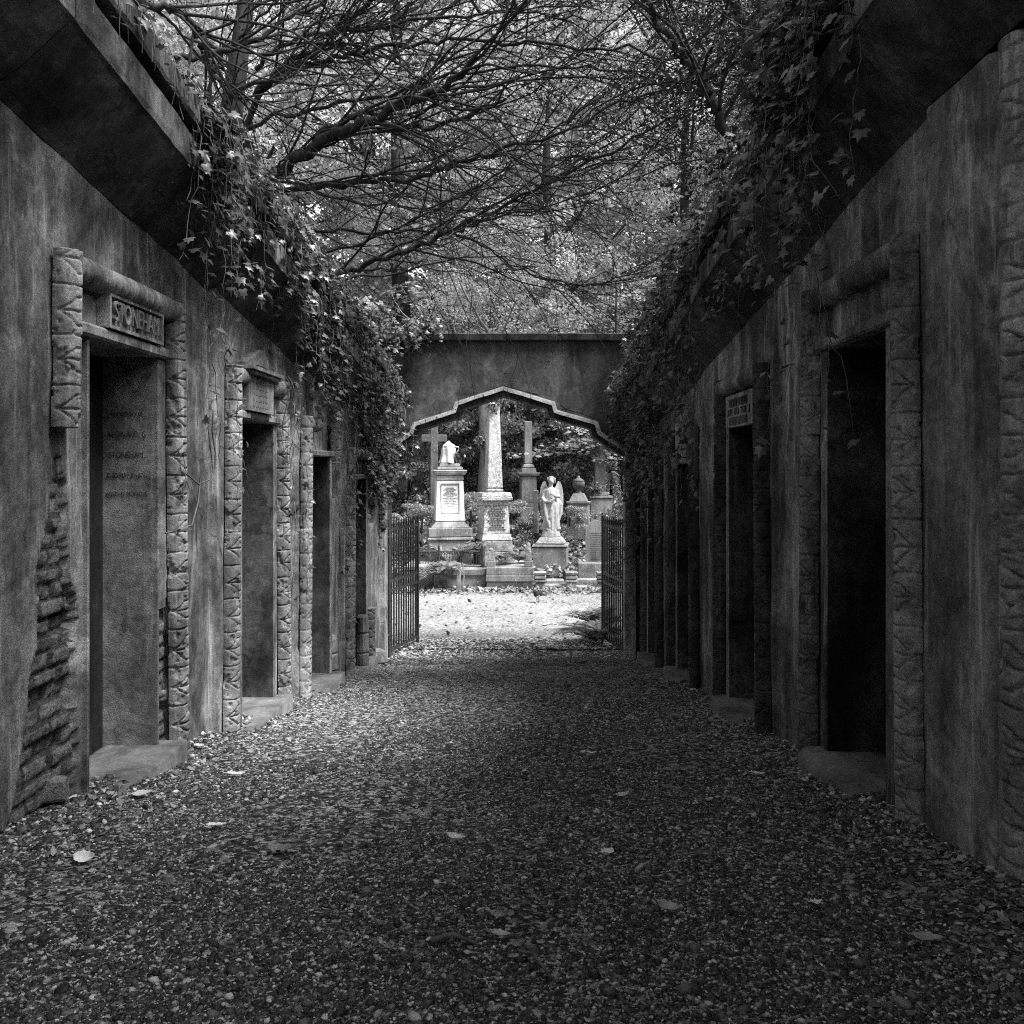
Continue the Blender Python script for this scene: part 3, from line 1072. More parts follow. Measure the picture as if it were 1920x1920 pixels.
q = on_ground(705, 1246); rough_block("stone_block", "squared stone block lying at the foot of the gate pier", (q[0] - .02, q[1], q[2]), (.125, .12, .16), M_KERB, 3, .5, .78, "stone")
q = on_ground(622, 1282)
sm = thing("column_stump", "short broken stump of carved column standing by the torn plaster vault", "stump", (q[0] - .05, q[1], q[2] - .02))
MB().lathe(0, 0, [(.12, 0), (.115, .1), (.105, .12), (.118, .14), (.11, .27), (.10, .29), (.112, .31), (.105, .43), (.085, .46)], 16).obj("shaft", M_CARVE, sm)
q = on_ground(686, 1258)
sm = thing("column_stump", "taller slim column stump in the ivy close to the gate pier", "stump", (q[0] - .03, q[1] - .05, q[2] - .02))
MB().lathe(0, 0, [(.075, 0), (.075, .2), (.066, .22), (.078, .24), (.07, .42), (.062, .44), (.074, .46), (.068, .62), (.05, .64)], 14).obj("shaft", M_CARVE, sm)
q = on_ground(100, 1530); rough_block("loose_brick", "single loose brick propped in the crumbled corner of the brick pier", (q[0] - .02, q[1], q[2] + .02), (.075, .05, .09), M_BRICK, 8, .3, .9, "brick")
q = on_ground(1700, 1545); rough_block("loose_stone", "small pale stone chip under the shaded carved column", (q[0], q[1], q[2] - .01), (.05, .04, .06), M_KERB, 9, .9, .7, "stone")
q = on_ground(600, 1300); rough_block("loose_stone", "flat stone half buried beside the worn doorstep", (q[0] - .1, q[1], q[2] - .01), (.09, .06, .05), M_SILL, 10, .2, .8, "stone")


# ------------------------------------------------------------------ graves beyond the road
ZR = -SLOPE * 12.75


def mono(name, label, cat, px, Y, rz=0, base_y=None):
    x = P(px, 900, Y)[0]
    return thing(name, label, cat, (x, Y, 0), None, rz)


def zpx(py, Y):
    return CAM_Z + (HY - py) / FPX * Y


def blk(m, Y, w0, w1, y0, y1, bev=.012, sq=1.0):
    """Square block between photo rows y0 (top) and y1 (bottom), half widths w1 at the top, w0 at the bottom, in photo pixels."""
    k = Y / FPX
    m.frust(0, 0, zpx(y1, Y) + .0015, zpx(y0, Y) - .0015, w0 * k, w0 * k * sq, w1 * k, w1 * k * sq, bev)
    return m


Y1 = 21.0
u_ = mono("urn_monument", "white panelled pedestal monument carrying a cloth draped urn", "monument", 842, Y1, R(9))
blk(blk(MB(), Y1, 39, 39, 1010, 1090), Y1, 42, 42, 1005, 1010).obj("plinth", M_KERB, u_)
blk(blk(MB(), Y1, 40, 40, 988, 1004), Y1, 36, 26, 976, 988).obj("base_block", M_GREYST, u_)
blk(MB(), Y1, 27, 24.5, 901, 976).obj("die", M_WHITE, u_)
blk(blk(blk(MB(), Y1, 25, 25, 891, 900), Y1, 28, 31, 884, 890.5), Y1, 31, 31, 881, 884).obj("cornice", M_MARBLE, u_)
blk(blk(MB(), Y1, 24, 23, 875, 880.5), Y1, 19, 18, 869, 875).obj("urn_plinth", M_GREYST, u_)
k = Y1 / FPX
zb_ = zpx(869, Y1)
m = MB().lathe(0, 0, [(.11, zb_), (.11, zb_ + .03), (.05, zb_ + .06), (.05, zb_ + .09), (.10, zb_ + .14), (.145, zb_ + .24), (.15, zb_ + .33), (.135, zb_ + .36), (.155, zb_ + .375), (.12, zb_ + .41), (.05, zb_ + .45), (.02, zb_ + .48)], 20)
m.tube([(.14, 0, zb_ + .36), (.20, 0, zb_ + .37), (.21, 0, zb_ + .30), (.145, 0, zb_ + .22)], .014, 6)
m.obj("urn", M_WHITE, u_, True)
# drapery over one side of the urn
dr = Acc()
th = np.linspace(1.3, 5.2, 44); zz = np.linspace(0, 1, 22)
T, Z = np.meshgrid(th, zz)
rad = np.interp(Z, [0, .3, .62, .8, 1], [.215, .175, .165, .14, .015]) * (1 + .10 * np.sin(T * 7 + 2 * Z) * (1 - Z * .7))
V = np.stack([rad * np.cos(T) * 1.0, rad * np.sin(T), zb_ + .01 + Z * .49], -1).reshape(-1, 3)
i = np.arange(21)[:, None] * 44; j = np.arange(43)[None, :]
Fd = np.stack([i + j, i + j + 1, i + 45 + j, i + 44 + j], -1).reshape(-1, 4)
build("drapery", V, Fd, M_WHITE, u_, smooth=True).modifiers.new("thick", 'SOLIDIFY').thickness = .012
m = MB()
hw = 17 * k; yy = -(27 * k) - .004
pz0, pz1 = zpx(972, Y1) + .12, zpx(906, Y1)
fr_ = .012
yb = -25.6 * k - .012
for (x0, x1, z0, z1) in ((-hw, hw, pz1 - fr_, pz1), (-hw, hw, pz0, pz0 + fr_), (-hw, -hw + fr_, pz0 + fr_, pz1 - fr_), (hw - fr_, hw, pz0 + fr_, pz1 - fr_)):
    m.box(x0, x1, yb, yb + .06, z0, z1)
m.obj("panel_frame", M_GREYST, u_)
m = MB(); rr = random.Random(4)
for r_i in range(17):
    z = pz1 - .10 - r_i * .037
    wrow = hw * (.35 + .45 * rr.random())
    x_ = -wrow
    while x_ < wrow:
        wl = rr.uniform(.012, .03)
        m.box(x_, min(x_ + wl, wrow), -25.4 * k - .010, -25.4 * k + .03, z, z + .013); x_ += wl + .009
m.obj("lettering", M_GREYST, u_)

Y2 = 20.9
b_ = mono("obelisk_monument", "tall mottled obelisk on a carved pedestal with ivy at its tip", "obelisk", 925, Y2, R(16))
blk(blk(MB(), Y2, 33, 33, 1033, 1090), Y2, 30, 29, 1012, 1032.5).obj("plinth", M_KERB, b_)
blk(blk(MB(), Y2, 29.5, 26, 1000, 1011.5), Y2, 25.5, 22.5, 948, 1000).obj("die", M_LICHEN, b_)
q = blk(blk(blk(MB(), Y2, 23.5, 24, 938, 947.5), Y2, 29, 30, 931, 937.5), Y2, 29, 27, 923, 931)
q.obj("carved_cap", M_LICHEN, b_)
q = MB()
for sg in (-1, 1):
    for w_ in ((-25, 0), (0, 25)):
        q.prism([(w_[0] * k, sg * 30.6 * k - .01, zpx(937, Y2)), (w_[1] * k, sg * 30.6 * k - .01, zpx(937, Y2)), ((w_[0] + w_[1]) / 2 * k, sg * 30.6 * k - .01, zpx(925, Y2))], (0, .02, 0))
q.obj("carved_ornament", M_MARBLE, b_)
blk(blk(MB(), Y2, 17, 15, 915, 922.5, .04), Y2, 14.5, 9.5, 758, 915, .015).add([(x * k, y * k, z) for x, y, z in ((-9.3, -9.3, zpx(758, Y2)), (9.3, -9.3, zpx(758, Y2)), (9.3, 9.3, zpx(758, Y2)), (-9.3, 9.3, zpx(758, Y2)), (0, 0, zpx(746, Y2)))], [(0, 1, 4), (1, 2, 4), (2, 3, 4), (3, 0, 4)]).obj("shaft", M_LICHEN, b_)
m = MB()
for r_i in range(10):
    z = zpx(954 + r_i * 4.2, Y2); wrow = (10 + 7 * rr.random()) * k; x_ = -wrow
    while x_ < wrow:
        wl = rr.uniform(.014, .03); m.box(x_, x_ + wl, -(23.2 + r_i * .26) * k - .012, -20 * k, z, z + .018); x_ += wl + .012
m.obj("lettering", M_DARKST, b_)

Y3 = 24.3
c_ = mono("column_monument", "slim square column on a capped pedestal among dark ivy", "monument", 990, Y3, R(8))
blk(blk(MB(), Y3, 17, 17, 950, 975), Y3, 14.5, 14, 893, 950).obj("pedestal", M_GREYST, c_)
blk(blk(MB(), Y3, 17, 19.5, 888.5, 893), Y3, 20, 20, 886, 888.5).obj("cap", M_GREYST, c_)
blk(blk(blk(MB(), Y3, 14, 13, 878, 886), Y3, 12, 8, 869, 878, .03), Y3, 7.2, 6.6, 790, 869).obj("shaft", M_GREYST, c_)

Y5 = 23.2
n_ = mono("urn_pedestal", "lidded stone urn on a stepped pedestal half sunk in ivy", "urn", 1085, Y5, R(-8))
blk(blk(blk(MB(), Y5, 21, 19, 946, 1010), Y5, 20, 22, 940, 946), Y5, 17, 10, 925, 940).obj("pedestal", M_GREYST, n_)
k5 = Y5 / FPX; zu = zpx(925, Y5)
MB().lathe(0, 0, [(8 * k5, zu), (5 * k5, zu + 3 * k5), (4 * k5, zu + 6 * k5), (8 * k5, zu + 9 * k5), (11 * k5, zu + 14 * k5), (11.5 * k5, zu + 20 * k5), (10 * k5, zu + 22 * k5), (11 * k5, zu + 23 * k5), (8 * k5, zu + 26 * k5), (3 * k5, zu + 29 * k5), (1.5 * k5, zu + 33 * k5)], 20).obj("urn", M_DARKST, n_, True)

Y6 = 21.0
k6 = Y6 / FPX
h_ = mono("headstone", "grey round-shouldered headstone beside the open gate", "headstone", 1119, Y6, R(-4))
pts = [(-21, 1085), (21, 1085), (21, 1000)] + [(21 * math.cos(a), 996 - 20 * math.sin(a)) for a in np.linspace(.0, math.pi, 14)] + [(-21, 1000)]
MB().prism([(x * k6, -.06, zpx(y, Y6)) for x, y in pts], (0, .13, 0)).obj("slab", M_GREYST, h_)
m = MB()
for r_i in range(13):
    z = zpx(1000 + r_i * 4, Y6); x_ = -.15
    while x_ < .15:
        wl = rr.uniform(.012, .03); m.box(x_, x_ + wl, -.064, -.05, z, z + .014); x_ += wl + .01
m.obj("lettering", M_DARKST, h_)

Y7 = 23.8
k7 = Y7 / FPX
x_ = mono("stone_cross", "tall plain grey stone cross behind the draped urn", "cross", 814, Y7, R(6))
m = MB().frust(0, 0, zpx(990, Y7), zpx(757, Y7), 7.5 * k7, 6 * k7, 6.5 * k7, 5.5 * k7, .015)
m.obj("shaft", M_DARKST, x_)
MB().frust(0, 0, zpx(829, Y7), zpx(815, Y7), 24 * k7, 5.4 * k7, 24 * k7, 5.4 * k7, .015).obj("cross_arm", M_DARKST, x_)
Y9 = 22.3; k9 = Y9 / FPX
x_ = mono("stone_cross", "small dark stone cross standing by the angel", "cross", 1005, Y9, R(-10))
MB().frust(0, 0, zpx(1000, Y9), zpx(919, Y9), 4.5 * k9, 4 * k9, 4 * k9, 4 * k9, .012).obj("shaft", M_DARKST, x_)
MB().frust(0, 0, zpx(943, Y9), zpx(933, Y9), 12 * k9, 3.7 * k9, 12 * k9, 3.7 * k9, .012).obj("cross_arm", M_DARKST, x_)
Y10 = 24.6
p_ = mono("stone_pillar", "pale square pillar rising behind the rounded headstone", "pillar", 1124, Y10, R(5))
blk(MB(), Y10, 10, 8.5, 822, 925).obj("shaft", M_GREYST, p_)
blk(blk(blk(MB(), Y10, 20, 20, 934, 990), Y10, 22, 22, 929, 934), Y10, 15, 13, 922, 929).obj("plinth", M_GREYST, p_)


# --- angel
def remeshed(name, mb, mat, parent, vox=.014, it=4):
    o = mb.obj(name, mat, parent)
    md = o.modifiers.new("r", 'REMESH'); md.mode = 'VOXEL'; md.voxel_size = vox; md.use_smooth_shade = True
    sm_ = o.modifiers.new("s", 'SMOOTH'); sm_.iterations = it; sm_.factor = .5
    dg = bpy.context.evaluated_depsgraph_get()
    me = bpy.data.meshes.new_from_object(o.evaluated_get(dg))
    me.materials.clear(); me.materials.append(mat)
    o.modifiers.clear(); o.data = me
    return o


Y4 = 21.6; k4 = Y4 / FPX
an = mono("angel_statue", "white stone angel with raised wings holding flowers on a dark pedestal", "statue", 1033, Y4, R(-6))
blk(blk(MB(), Y4, 31, 31, 1024, 1092), Y4, 33, 32, 1019, 1023.5).obj("pedestal", M_GREYST, an)
blk(MB(), Y4, 28, 19, 1006, 1018.5, .02).obj("sub_base", M_KERB, an)
zf = zpx(1006, Y4)
m = MB()
m.lathe(0, 0, [(.23, zf), (.2, zf + .1), (.16, zf + .2), (.1, zf + .26)], 14)
# robe: stacked ellipses with folds, weight on one leg
secs = [(.16, 0, .215, .17), (.24, .0, .20, .16), (.42, .01, .165, .14), (.60, .02, .15, .13), (.75, .015, .155, .125), (.86, .0, .125, .105), (.98, -.005, .135, .105), (1.06, -.01, .15, .09), (1.10, -.01, .11, .075), (1.125, -.012, .045, .045)]
v = []; f = []; nn = 40
for z_, cxo, rx, ry in secs:
    for q_ in range(nn):
        a = 2 * math.pi * q_ / nn
        fold = 1 + (.10 * math.sin(9 * a + z_ * 5) + .05 * math.sin(15 * a - z_ * 9)) * max(0, min(1, (1.0 - z_) * 1.6))
        v.append((cxo + rx * fold * math.cos(a), ry * fold * math.sin(a), zf + z_))
for i_ in range(len(secs) - 1):
    for q_ in range(nn):
        a = i_ * nn + q_; b = i_ * nn + (q_ + 1) % nn
        f.append((a, b, b + nn, a + nn))
f.append(tuple(range(nn - 1, -1, -1))); f.append(tuple(range((len(secs) - 1) * nn, len(secs) * nn)))
m.add(v, f)
m.tube([(-.01, 0, zf + 1.08), (0, -.01, zf + 1.2)], [.05, .045], 10)
m.ball((.01, -.03, zf + 1.265), .078, 12, (.9, 1, 1.15))
m.ball((.01, -.105, zf + 1.26), .018, 8, (.8, 1, 1.4))
# arms: one across the waist, the other lifted to the breast holding flowers
m.tube([(-.14, 0, zf + 1.05), (-.18, -.03, zf + .88), (-.13, -.13, zf + .80), (.02, -.17, zf + .80)], [.052, .046, .038, .026], 10)
m.tube([(.13, 0, zf + 1.05), (.18, -.04, zf + .90), (.12, -.15, zf + .92), (.05, -.17, zf + .97)], [.052, .046, .036, .026], 10)
# long fold of cloak falling from the raised arm
m.tube([(-.13, -.1, zf + .82), (-.12, -.15, zf + .6), (-.08, -.16, zf + .36), (-.02, -.14, zf + .2)], [.035, .04, .045, .03], 8)
m.tube([(.08, -.13, zf + .82), (.02, -.16, zf + .62), (-.03, -.16, zf + .42)], [.025, .03, .025], 8)
fg = remeshed("figure", m, M_MARBLE, an, .013, 3)
m = MB()
m.ball((.01, -.005, zf + 1.29), .088, 10, (1, 1, 1))
for q_ in range(16):
    a = q_ * 2.4; m.ball((.01 + .08 * math.cos(a), .01 + .065 * math.sin(a), zf + 1.24 + .1 * ((q_ * 5) % 7) / 7), .03, 6)
remeshed("hair", m, M_GREYST, fg, .012, 2)
for sg in (-1, 1):
    out = [(.03, 1.0), (.10, 1.14), (.15, 1.26), (.20, 1.24), (.245, 1.12), (.27, .95), (.27, .75), (.25, .55), (.21, .40), (.17, .30), (.14, .42), (.12, .55), (.09, .72), (.04, .85)]
    w_ = MB().prism([(sg * x, .09 + .16 * x, zf + z) for x, z in out], (0, .05, 0))
    for q_ in range(5):                                     # feather ridges
        w_.tube([(sg * (.06 + .015 * q_), .075 + .01 * q_, zf + 1.0 - .02 * q_), (sg * (.13 + .03 * q_), .095 + .01 * q_, zf + .78 - .02 * q_), (sg * (.14 + .027 * q_), .10 + .01 * q_, zf + .5 + .01 * q_)], [.014, .018, .01], 6)
    w_.obj("wing", M_LICHEN if sg < 0 else M_MARBLE, fg)
m = MB()
for q_ in range(9):
    a = q_ * 2.1; m.ball((.05 + .05 * math.cos(a), -.19 + .02 * math.sin(a * 2), zf + .93 + .05 * math.sin(a)), .026, 6)
m.obj("posy", M_GREYST, fg)

# --- kerbed plots, railings and posts at the roadside
Yk = 19.5; kk = Yk / FPX
def kx(px, Y=Yk):
    return P(px, 0, Y)[0]
kb = thing("grave_kerb", "low walled grave plot with a stained white front below the railing", "grave", (kx(861), Yk, 0))
MB().box(kx(813) - kx(861), kx(910) - kx(861), 0, 2.0, -1.7, zpx(1078, Yk)).obj("kerb_wall", M_KERB, kb)
MB().box(kx(812) - kx(861), kx(911) - kx(861), -.04, 2.02, zpx(1078, Yk) + .002, zpx(1068, Yk)).obj("capping", M_GREYST, kb)
kb = thing("grave_kerb", "taller blotched kerb block at the end of the railed plot", "grave", (kx(785), Yk + .05, 0))
MB().frust(0, .9, -1.7, zpx(1070, Yk), .30, .9, .30, .9, .015).frust(0, .9, zpx(1070, Yk) + .002, zpx(1062, Yk), .31, .92, .31, .92, .012).obj("kerb_wall", M_KERB, kb)
kb = thing("grave_kerb", "layered box grave with small obelisk corner posts", "grave", (kx(956), Yk - .1, 0))
hw = (kx(1000) - kx(912)) / 2
MB().frust(0, .8, -1.7, zpx(1090, Yk), hw, .8, hw, .8, .015).obj("base_course", M_DARKST, kb)
MB().frust(0, .8, zpx(1090, Yk) + .002, zpx(1078, Yk), hw + .012, .81, hw + .012, .81, .012).frust(0, .8, zpx(1078, Yk) + .003, zpx(1063, Yk), hw, .8, hw, .8, .015).obj("box", M_GREYST, kb)
for xx, yy_ in ((hw - .1, .1), (-hw + .1, .1), (hw - .1, 1.5)):
    z0 = zpx(1063, Yk) + .002
    MB().frust(xx, yy_, z0, z0 + .13, .085, .085, .085, .085, .01).frust(xx, yy_, z0 + .131, z0 + .33, .07, .07, .045, .045, .01).ball((xx, yy_, z0 + .34), .05, 8).obj("corner_post", M_GREYST, kb)
kb = thing("grave_kerb", "ruined low kerb with ringed stub posts and tumbled slabs", "grave", (kx(1065), Yk, 0))
for px_ in (1013, 1072, 1130):
    x0 = kx(px_) - kx(1065)
    z0 = -1.6
    MB().frust(x0, .1, z0, zpx(1092, Yk), .10, .10, .095, .095, .01).frust(x0, .1, zpx(1092, Yk) + .001, zpx(1088, Yk), .115, .115, .115, .115, .008).frust(x0, .1, zpx(1088, Yk) + .001, zpx(1086, Yk), .09, .09, .09, .09).frust(x0, .1, zpx(1086, Yk) + .001, zpx(1081, Yk), .12, .12, .12, .12, .01).frust(x0, .1, zpx(1081, Yk) + .001, zpx(1079, Yk), .095, .095, .095, .095).frust(x0, .1, zpx(1079, Yk) + .001, zpx(1073, Yk), .115, .115, .13, .13, .012).obj("stub_post", M_KERB, kb)
for k_, (pa, pb, za, zb2, yo) in enumerate(((1020, 1066, 1106, 1098, .05), (1024, 1060, 1097, 1092, .4), (1078, 1128, 1108, 1100, .0), (1082, 1126, 1098, 1092, .5), (1090, 1140, 1090, 1084, 1.0))):
    xa, xb = kx(pa) - kx(1065), kx(pb) - kx(1065)
    MB().frust((xa + xb) / 2, yo + .15, zpx(za, Yk) - .1, zpx(zb2, Yk), (xb - xa) / 2, .15, (xb - xa) / 2 - .01, .14, .015).obj("kerb_slab", M_KERB, kb)
MB().box(kx(1004) - kx(1065), kx(1150) - kx(1065), -.12, .02, -1.7, zpx(1107, Yk) + .02).obj("base_strip", M_GREYST, kb)
MB().box(kx(1090) - kx(1065), kx(1150) - kx(1065), 1.0, 1.4, -1.7, zpx(1066, Yk)).obj("rear_slab", M_KERB, kb)

rl = thing("grave_railing", "black iron grave railing with hanging loops along the plot", "railing", (0, 0, 0))
Yr = 20.0
zt = zpx(1034, Yr); zb2 = zpx(1062, Yr)
for px_, r_ in ((786, .02), (823, .02), (905, .045)):
    MB().tube([(kx(px_, Yr), Yr, -1.5), (kx(px_, Yr), Yr, zpx(1024, Yr)), (kx(px_, Yr), Yr, zpx(1020, Yr))], [r_, r_, r_ * .4], 8).obj("post", M_IRON, rl)
MB().tube([(kx(780, Yr), Yr, zt), (kx(906, Yr), Yr, zt)], .018, 6).obj("top_rail", M_IRON, rl)
MB().tube([(kx(780, Yr), Yr, zb2), (kx(906, Yr), Yr, zb2)], .013, 6).obj("bottom_rail", M_IRON, rl)
MB().tube([(kx(906, Yr), Yr, zt), (kx(880, Yr), Yr + 1.6, zt + .02)], .018, 6).obj("side_rail", M_IRON, rl)
for q_ in range(24):
    xx = kx(788 + q_ * 5, Yr)
    MB().tube([(xx, Yr, zb2 - .05), (xx, Yr, zt - .02), (xx + .02, Yr, zt - .05), (xx + .045, Yr, zt - .02)], .007, 5).obj("baluster", M_IRON, rl)

wp = thing("wooden_post", "weathered wooden post at the roadside before the railed grave", "post", (kx(860, 19.1), 19.1, ZR))
MB().frust(0, 0, -.1, .62, .042, .042, .04, .04, .008).obj("post", M_WOOD, wp)
wp = thing("garden_stake", "thin pale cane leaning against the wooden post", "stake", (kx(867, 19.05), 19.05, ZR))
MB().tube([(0, 0, -.05), (.03, .03, .35), (.0, .04, .62)], .011, 6).obj("cane", M_KERB, wp)

# --- magpie on the verge
mg = thing("magpie", "black and white magpie at the edge of the bright road", "bird", (*P(1008, 1130, 17.6)[:2], ZR + .04), None, R(-35))
m = MB()
m.tube([(0, -.09, .14), (0, -.05, .145), (0, .02, .155), (0, .08, .15), (0, .14, .13), (0, .30, .10)], [.02, .05, .062, .05, .022, .012], 12)
m.ball((0, -.09, .205), .037, 8)
m.tube([(0, -.06, .15), (0, -.085, .195)], [.042, .034], 10)
m.tube([(0, -.12, .205), (0, -.165, .20)], [.013, .003], 6)
bd = remeshed("body", m, M_INK, mg, .009, 2)
m = MB().ball((0, -.015, .125), .05, 10, (1.06, 1.25, .8)); m.obj("belly", M_MARBLE, bd)
for sg in (-1, 1):
    MB().tube([(sg * .02, 0, .11), (sg * .022, .01, .05), (sg * .022, 0, .0), (sg * .022, -.035, .0)], .006, 5).obj("leg", M_IRON, bd)


# ------------------------------------------------------------------ ferns and roadside plants
def fern(name, label, loc, n, L, seed, group, arch=.8, face=None, mat=None):
    rng = np.random.default_rng(seed)
    f_ = thing(name, label, "fern", loc, group)
    acc = Acc(); st = Acc()
    for k_ in range(n):
        az = rng.uniform(0, 2 * np.pi) if face is None else face + rng.normal() * .8
        l_ = L * rng.uniform(.7, 1.1)
        t = np.linspace(0, 1, 18)
        el = rng.uniform(.7, 1.25)
        h_ = l_ * (np.sin(el) * t - arch * .55 * t ** 2.2)
        r_ = l_ * (np.cos(el) * t + .35 * t ** 2)
        p = np.stack([r_ * np.cos(az), r_ * np.sin(az), h_], -1)
        V, F = tube_np(p, np.linspace(.006, .002, 18), 4); st.add(V, F, .3)
        tg = np.gradient(p, axis=0); tg /= np.linalg.norm(tg, axis=1, keepdims=True)
        side = np.cross(tg, np.array([0, 0, 1.0])); side /= np.linalg.norm(side, axis=1, keepdims=True) + 1e-6
        up = np.cross(side, tg)
        pos = []; tang = []; nr = []; sz = []
        tt = np.linspace(.12, .98, 26)
        for q_ in tt:
            i_ = min(16, int(q_ * 17)); fr = q_ * 17 - i_
            pp = p[i_] * (1 - fr) + p[i_ + 1] * fr
            for sg in (-1, 1):
                pos.append(pp); tang.append(sg * side[i_] + .35 * tg[i_]); nr.append(up[i_] + rng.normal(size=3) * .15); sz.append(l_ * .24 * math.sin(math.pi * (q_ * .85 + .12)) + .015)
        lv = NEED_V.copy(); lv[:, 0] *= .75
        V, F, T = scatter(lv, LEAF_F, np.array(pos), np.array(nr), np.array(tang), np.array(sz), rng.uniform(.25, 1, len(pos)))
        acc.add(V, F, T)
    acc.obj("fronds", mat or M_FERN, f_)
    st.obj("stems", M_STEM, f_)
    return f_


q = P(1118, 1212, 13.6)
fern("fern", "low fern spreading under the open gate leaf", (P(1118, 0, 13.7)[0], 13.75, ZR), 11, .62, 5, "roadside ferns", .9)
fern("fern", "taller fern leaning over the bright road behind the gate leaf", (P(1125, 0, 14.6)[0], 14.8, ZR), 13, .85, 6, "roadside ferns", .8)
fern("fern", "dried brown fern drooping over the kerb by the wooden post", (kx(835, 19.3), 19.35, -1.2), 16, .72, 7, "roadside ferns", 1.35)
fern("fern", "upright pale fern in front of the draped urn monument", (kx(848, 20.2), 20.3, -1.1), 9, .9, 8, "roadside ferns", .6)
fern("fern", "leafy plant growing out of the box grave", (kx(940, 20), 20.1, -1.02), 12, .55, 9, "roadside ferns", 1.0)
fern("fern", "smaller plant arching over the corner of the box grave", (kx(972, 20), 20.2, -1.02), 11, .5, 10, "roadside ferns", 1.1)

# ------------------------------------------------------------------ ivy
def ivy_strand(start, out, length, rng, acc, st, size, droop=1.0, step=.035, spread=.5, lift=.05, tone=(0, 1), fwd=(0, 0, 0)):
    """One trailing shoot: leaves the edge outwards and then hangs."""
    n = max(4, int(length / .05))
    t = np.linspace(0, 1, n)
    out = np.array(out, float)
    side = np.array([-out[1], out[0], 0])
    wob = np.cumsum(rng.normal(size=(n, 3)) * .011, axis=0)
    p = np.array(start)[None, :] + out[None, :] * (np.minimum(t * length, lift * 2.2)[:, None] * .6) + np.array([0, 0, -1.0])[None, :] * (np.maximum(t * length - lift, 0) * droop)[:, None] + wob + side[None, :] * (t[:, None] ** 1.5 * rng.normal() * .12 * length) + np.array(fwd)[None, :] * (t[:, None] * length)
    V, F = tube_np(p, np.linspace(.0035, .0014, n), 4)
    st.add(V, F, .5)
    m = max(3, int(length / step))
    tt = rng.uniform(0, 1, m) * (n - 1.001)
    i_ = tt.astype(int); fr = (tt - i_)[:, None]
    pos = p[i_] * (1 - fr) + p[i_ + 1] * fr
    pos = pos + rng.normal(size=(m, 3)) * .022 + out * .015
    nr = out[None, :] * rng.uniform(.1, .9, (m, 1)) + np.array([0, 0, 1.0])[None, :] * rng.uniform(.25, 1.1, (m, 1)) + rng.normal(size=(m, 3)) * .32
    tg = np.array([0, 0, -1.0])[None, :] * rng.uniform(.2, 1, (m, 1)) + out[None, :] * .5 + rng.normal(size=(m, 3)) * spread
    sz = size * rng.uniform(.55, 1.3, m)
    V, F, T = scatter(IVY_V, IVY_F, pos, nr, tg, sz, np.clip(rng.uniform(tone[0], tone[1], m), 0, 1))
    acc.add(V, F, T)


def ivy(label, seed, fn):
    rng = np.random.default_rng(seed)
    iv = thing("ivy", label, "ivy", (0, 0, 0), "ivy hanging over the avenue")
    acc = Acc(); st = Acc()
    fn(rng, acc, st)
    acc.obj("leaves", M_IVY, iv)
    st.obj("stems", M_STEM, iv)
    return iv


def lip(s, Y, d=.34, h=3.47):
    X = XL if s > 0 else XR
    return [X + s * d, Y, -SLOPE * Y + h]


def left_trail(rng, acc, st):
    for k_ in range(56):
        Y = 4.85 + abs(rng.normal()) * .28
        L = rng.uniform(.2, .75) if k_ % 3 else rng.uniform(.6, 1.05)
        ivy_strand(lip(1, Y, .34 + rng.uniform(-.1, .02), 3.47), (1, -.15, 0), L, rng, acc, st, .052, step=.045)
    for k_ in range(26):                                     # thin runners back along the fascia towards the viewer
        Y = rng.uniform(3.2, 4.9)
        ivy_strand(lip(1, Y, .33), (1, -.1, 0), rng.uniform(.08, .4), rng, acc, st, .05, step=.09)


def left_mass(rng, acc, st):
    for k_ in range(520):
        Y = 5.2 + 7.1 * rng.uniform() ** .85
        dens = (Y - 5.0) / 7
        L = rng.uniform(.12, .5) + (rng.uniform() < .3 + .3 * dens) * rng.uniform(.2, .8) * (.5 + dens)
        ivy_strand(lip(1, Y, .34 + rng.uniform(-.25, .05), 3.49 + rng.uniform(0, .12)), (1, rng.normal() * .3, 0), L, rng, acc, st, .050, step=.03)
    n = 2200
    Y = 5.2 + 7.1 * rng.uniform(size=n) ** .8
    X = XL + rng.uniform(-.75, .42, n)
    Z = -SLOPE * Y + 3.5 + rng.uniform(0, 1, n) ** 1.5 * (.12 + .05 * (Y - 5))
    nr = np.stack([rng.uniform(0, .8, n), rng.normal(size=n) * .4, rng.uniform(.5, 1.2, n)], -1)
    V, F, T = scatter(IVY_V, IVY_F, np.stack([X, Y, Z], -1), nr, rndunit(rng, n), rng.uniform(.03, .066, n), rng.uniform(0, 1, n))
    acc.add(V, F, T)


def wall_vines(rng, acc, st):
    for Y, L, h in ((5.55, 1.5, 2.75), (5.75, 1.1, 2.5), (7.35, 2.3, 2.6), (7.5, 2.0, 2.6), (7.62, 1.6, 2.5), (9.55, 1.6, 2.6), (9.8, 1.9, 2.5), (10.0, 1.3, 2.4), (10.2, 1.8, 2.4)):
        for q_ in range(2):
            ivy_strand([XL + .14 + rng.uniform(0, .05), Y + rng.normal() * .05, -SLOPE * Y + h], (1, -.2, 0), L * rng.uniform(.7, 1.1), rng, acc, st, .05, step=.12, lift=.01)
    # a thicker loose stem crossing the plaster between two doors
    for pts in ([(335, 848), (352, 890), (372, 908), (392, 900), (400, 885), (396, 850), (390, 800)], [(400, 770), (398, 810), (404, 850), (403, 880)], [(310, 1000), (360, 985), (372, 940), (376, 890)]):
        p = np.array([P(a, b, 1780 * 1.93 / (985 - a)) for a, b in pts])
        V, F = tube_np(p, np.full(len(p), .005), 5); st.add(V, F, .2)


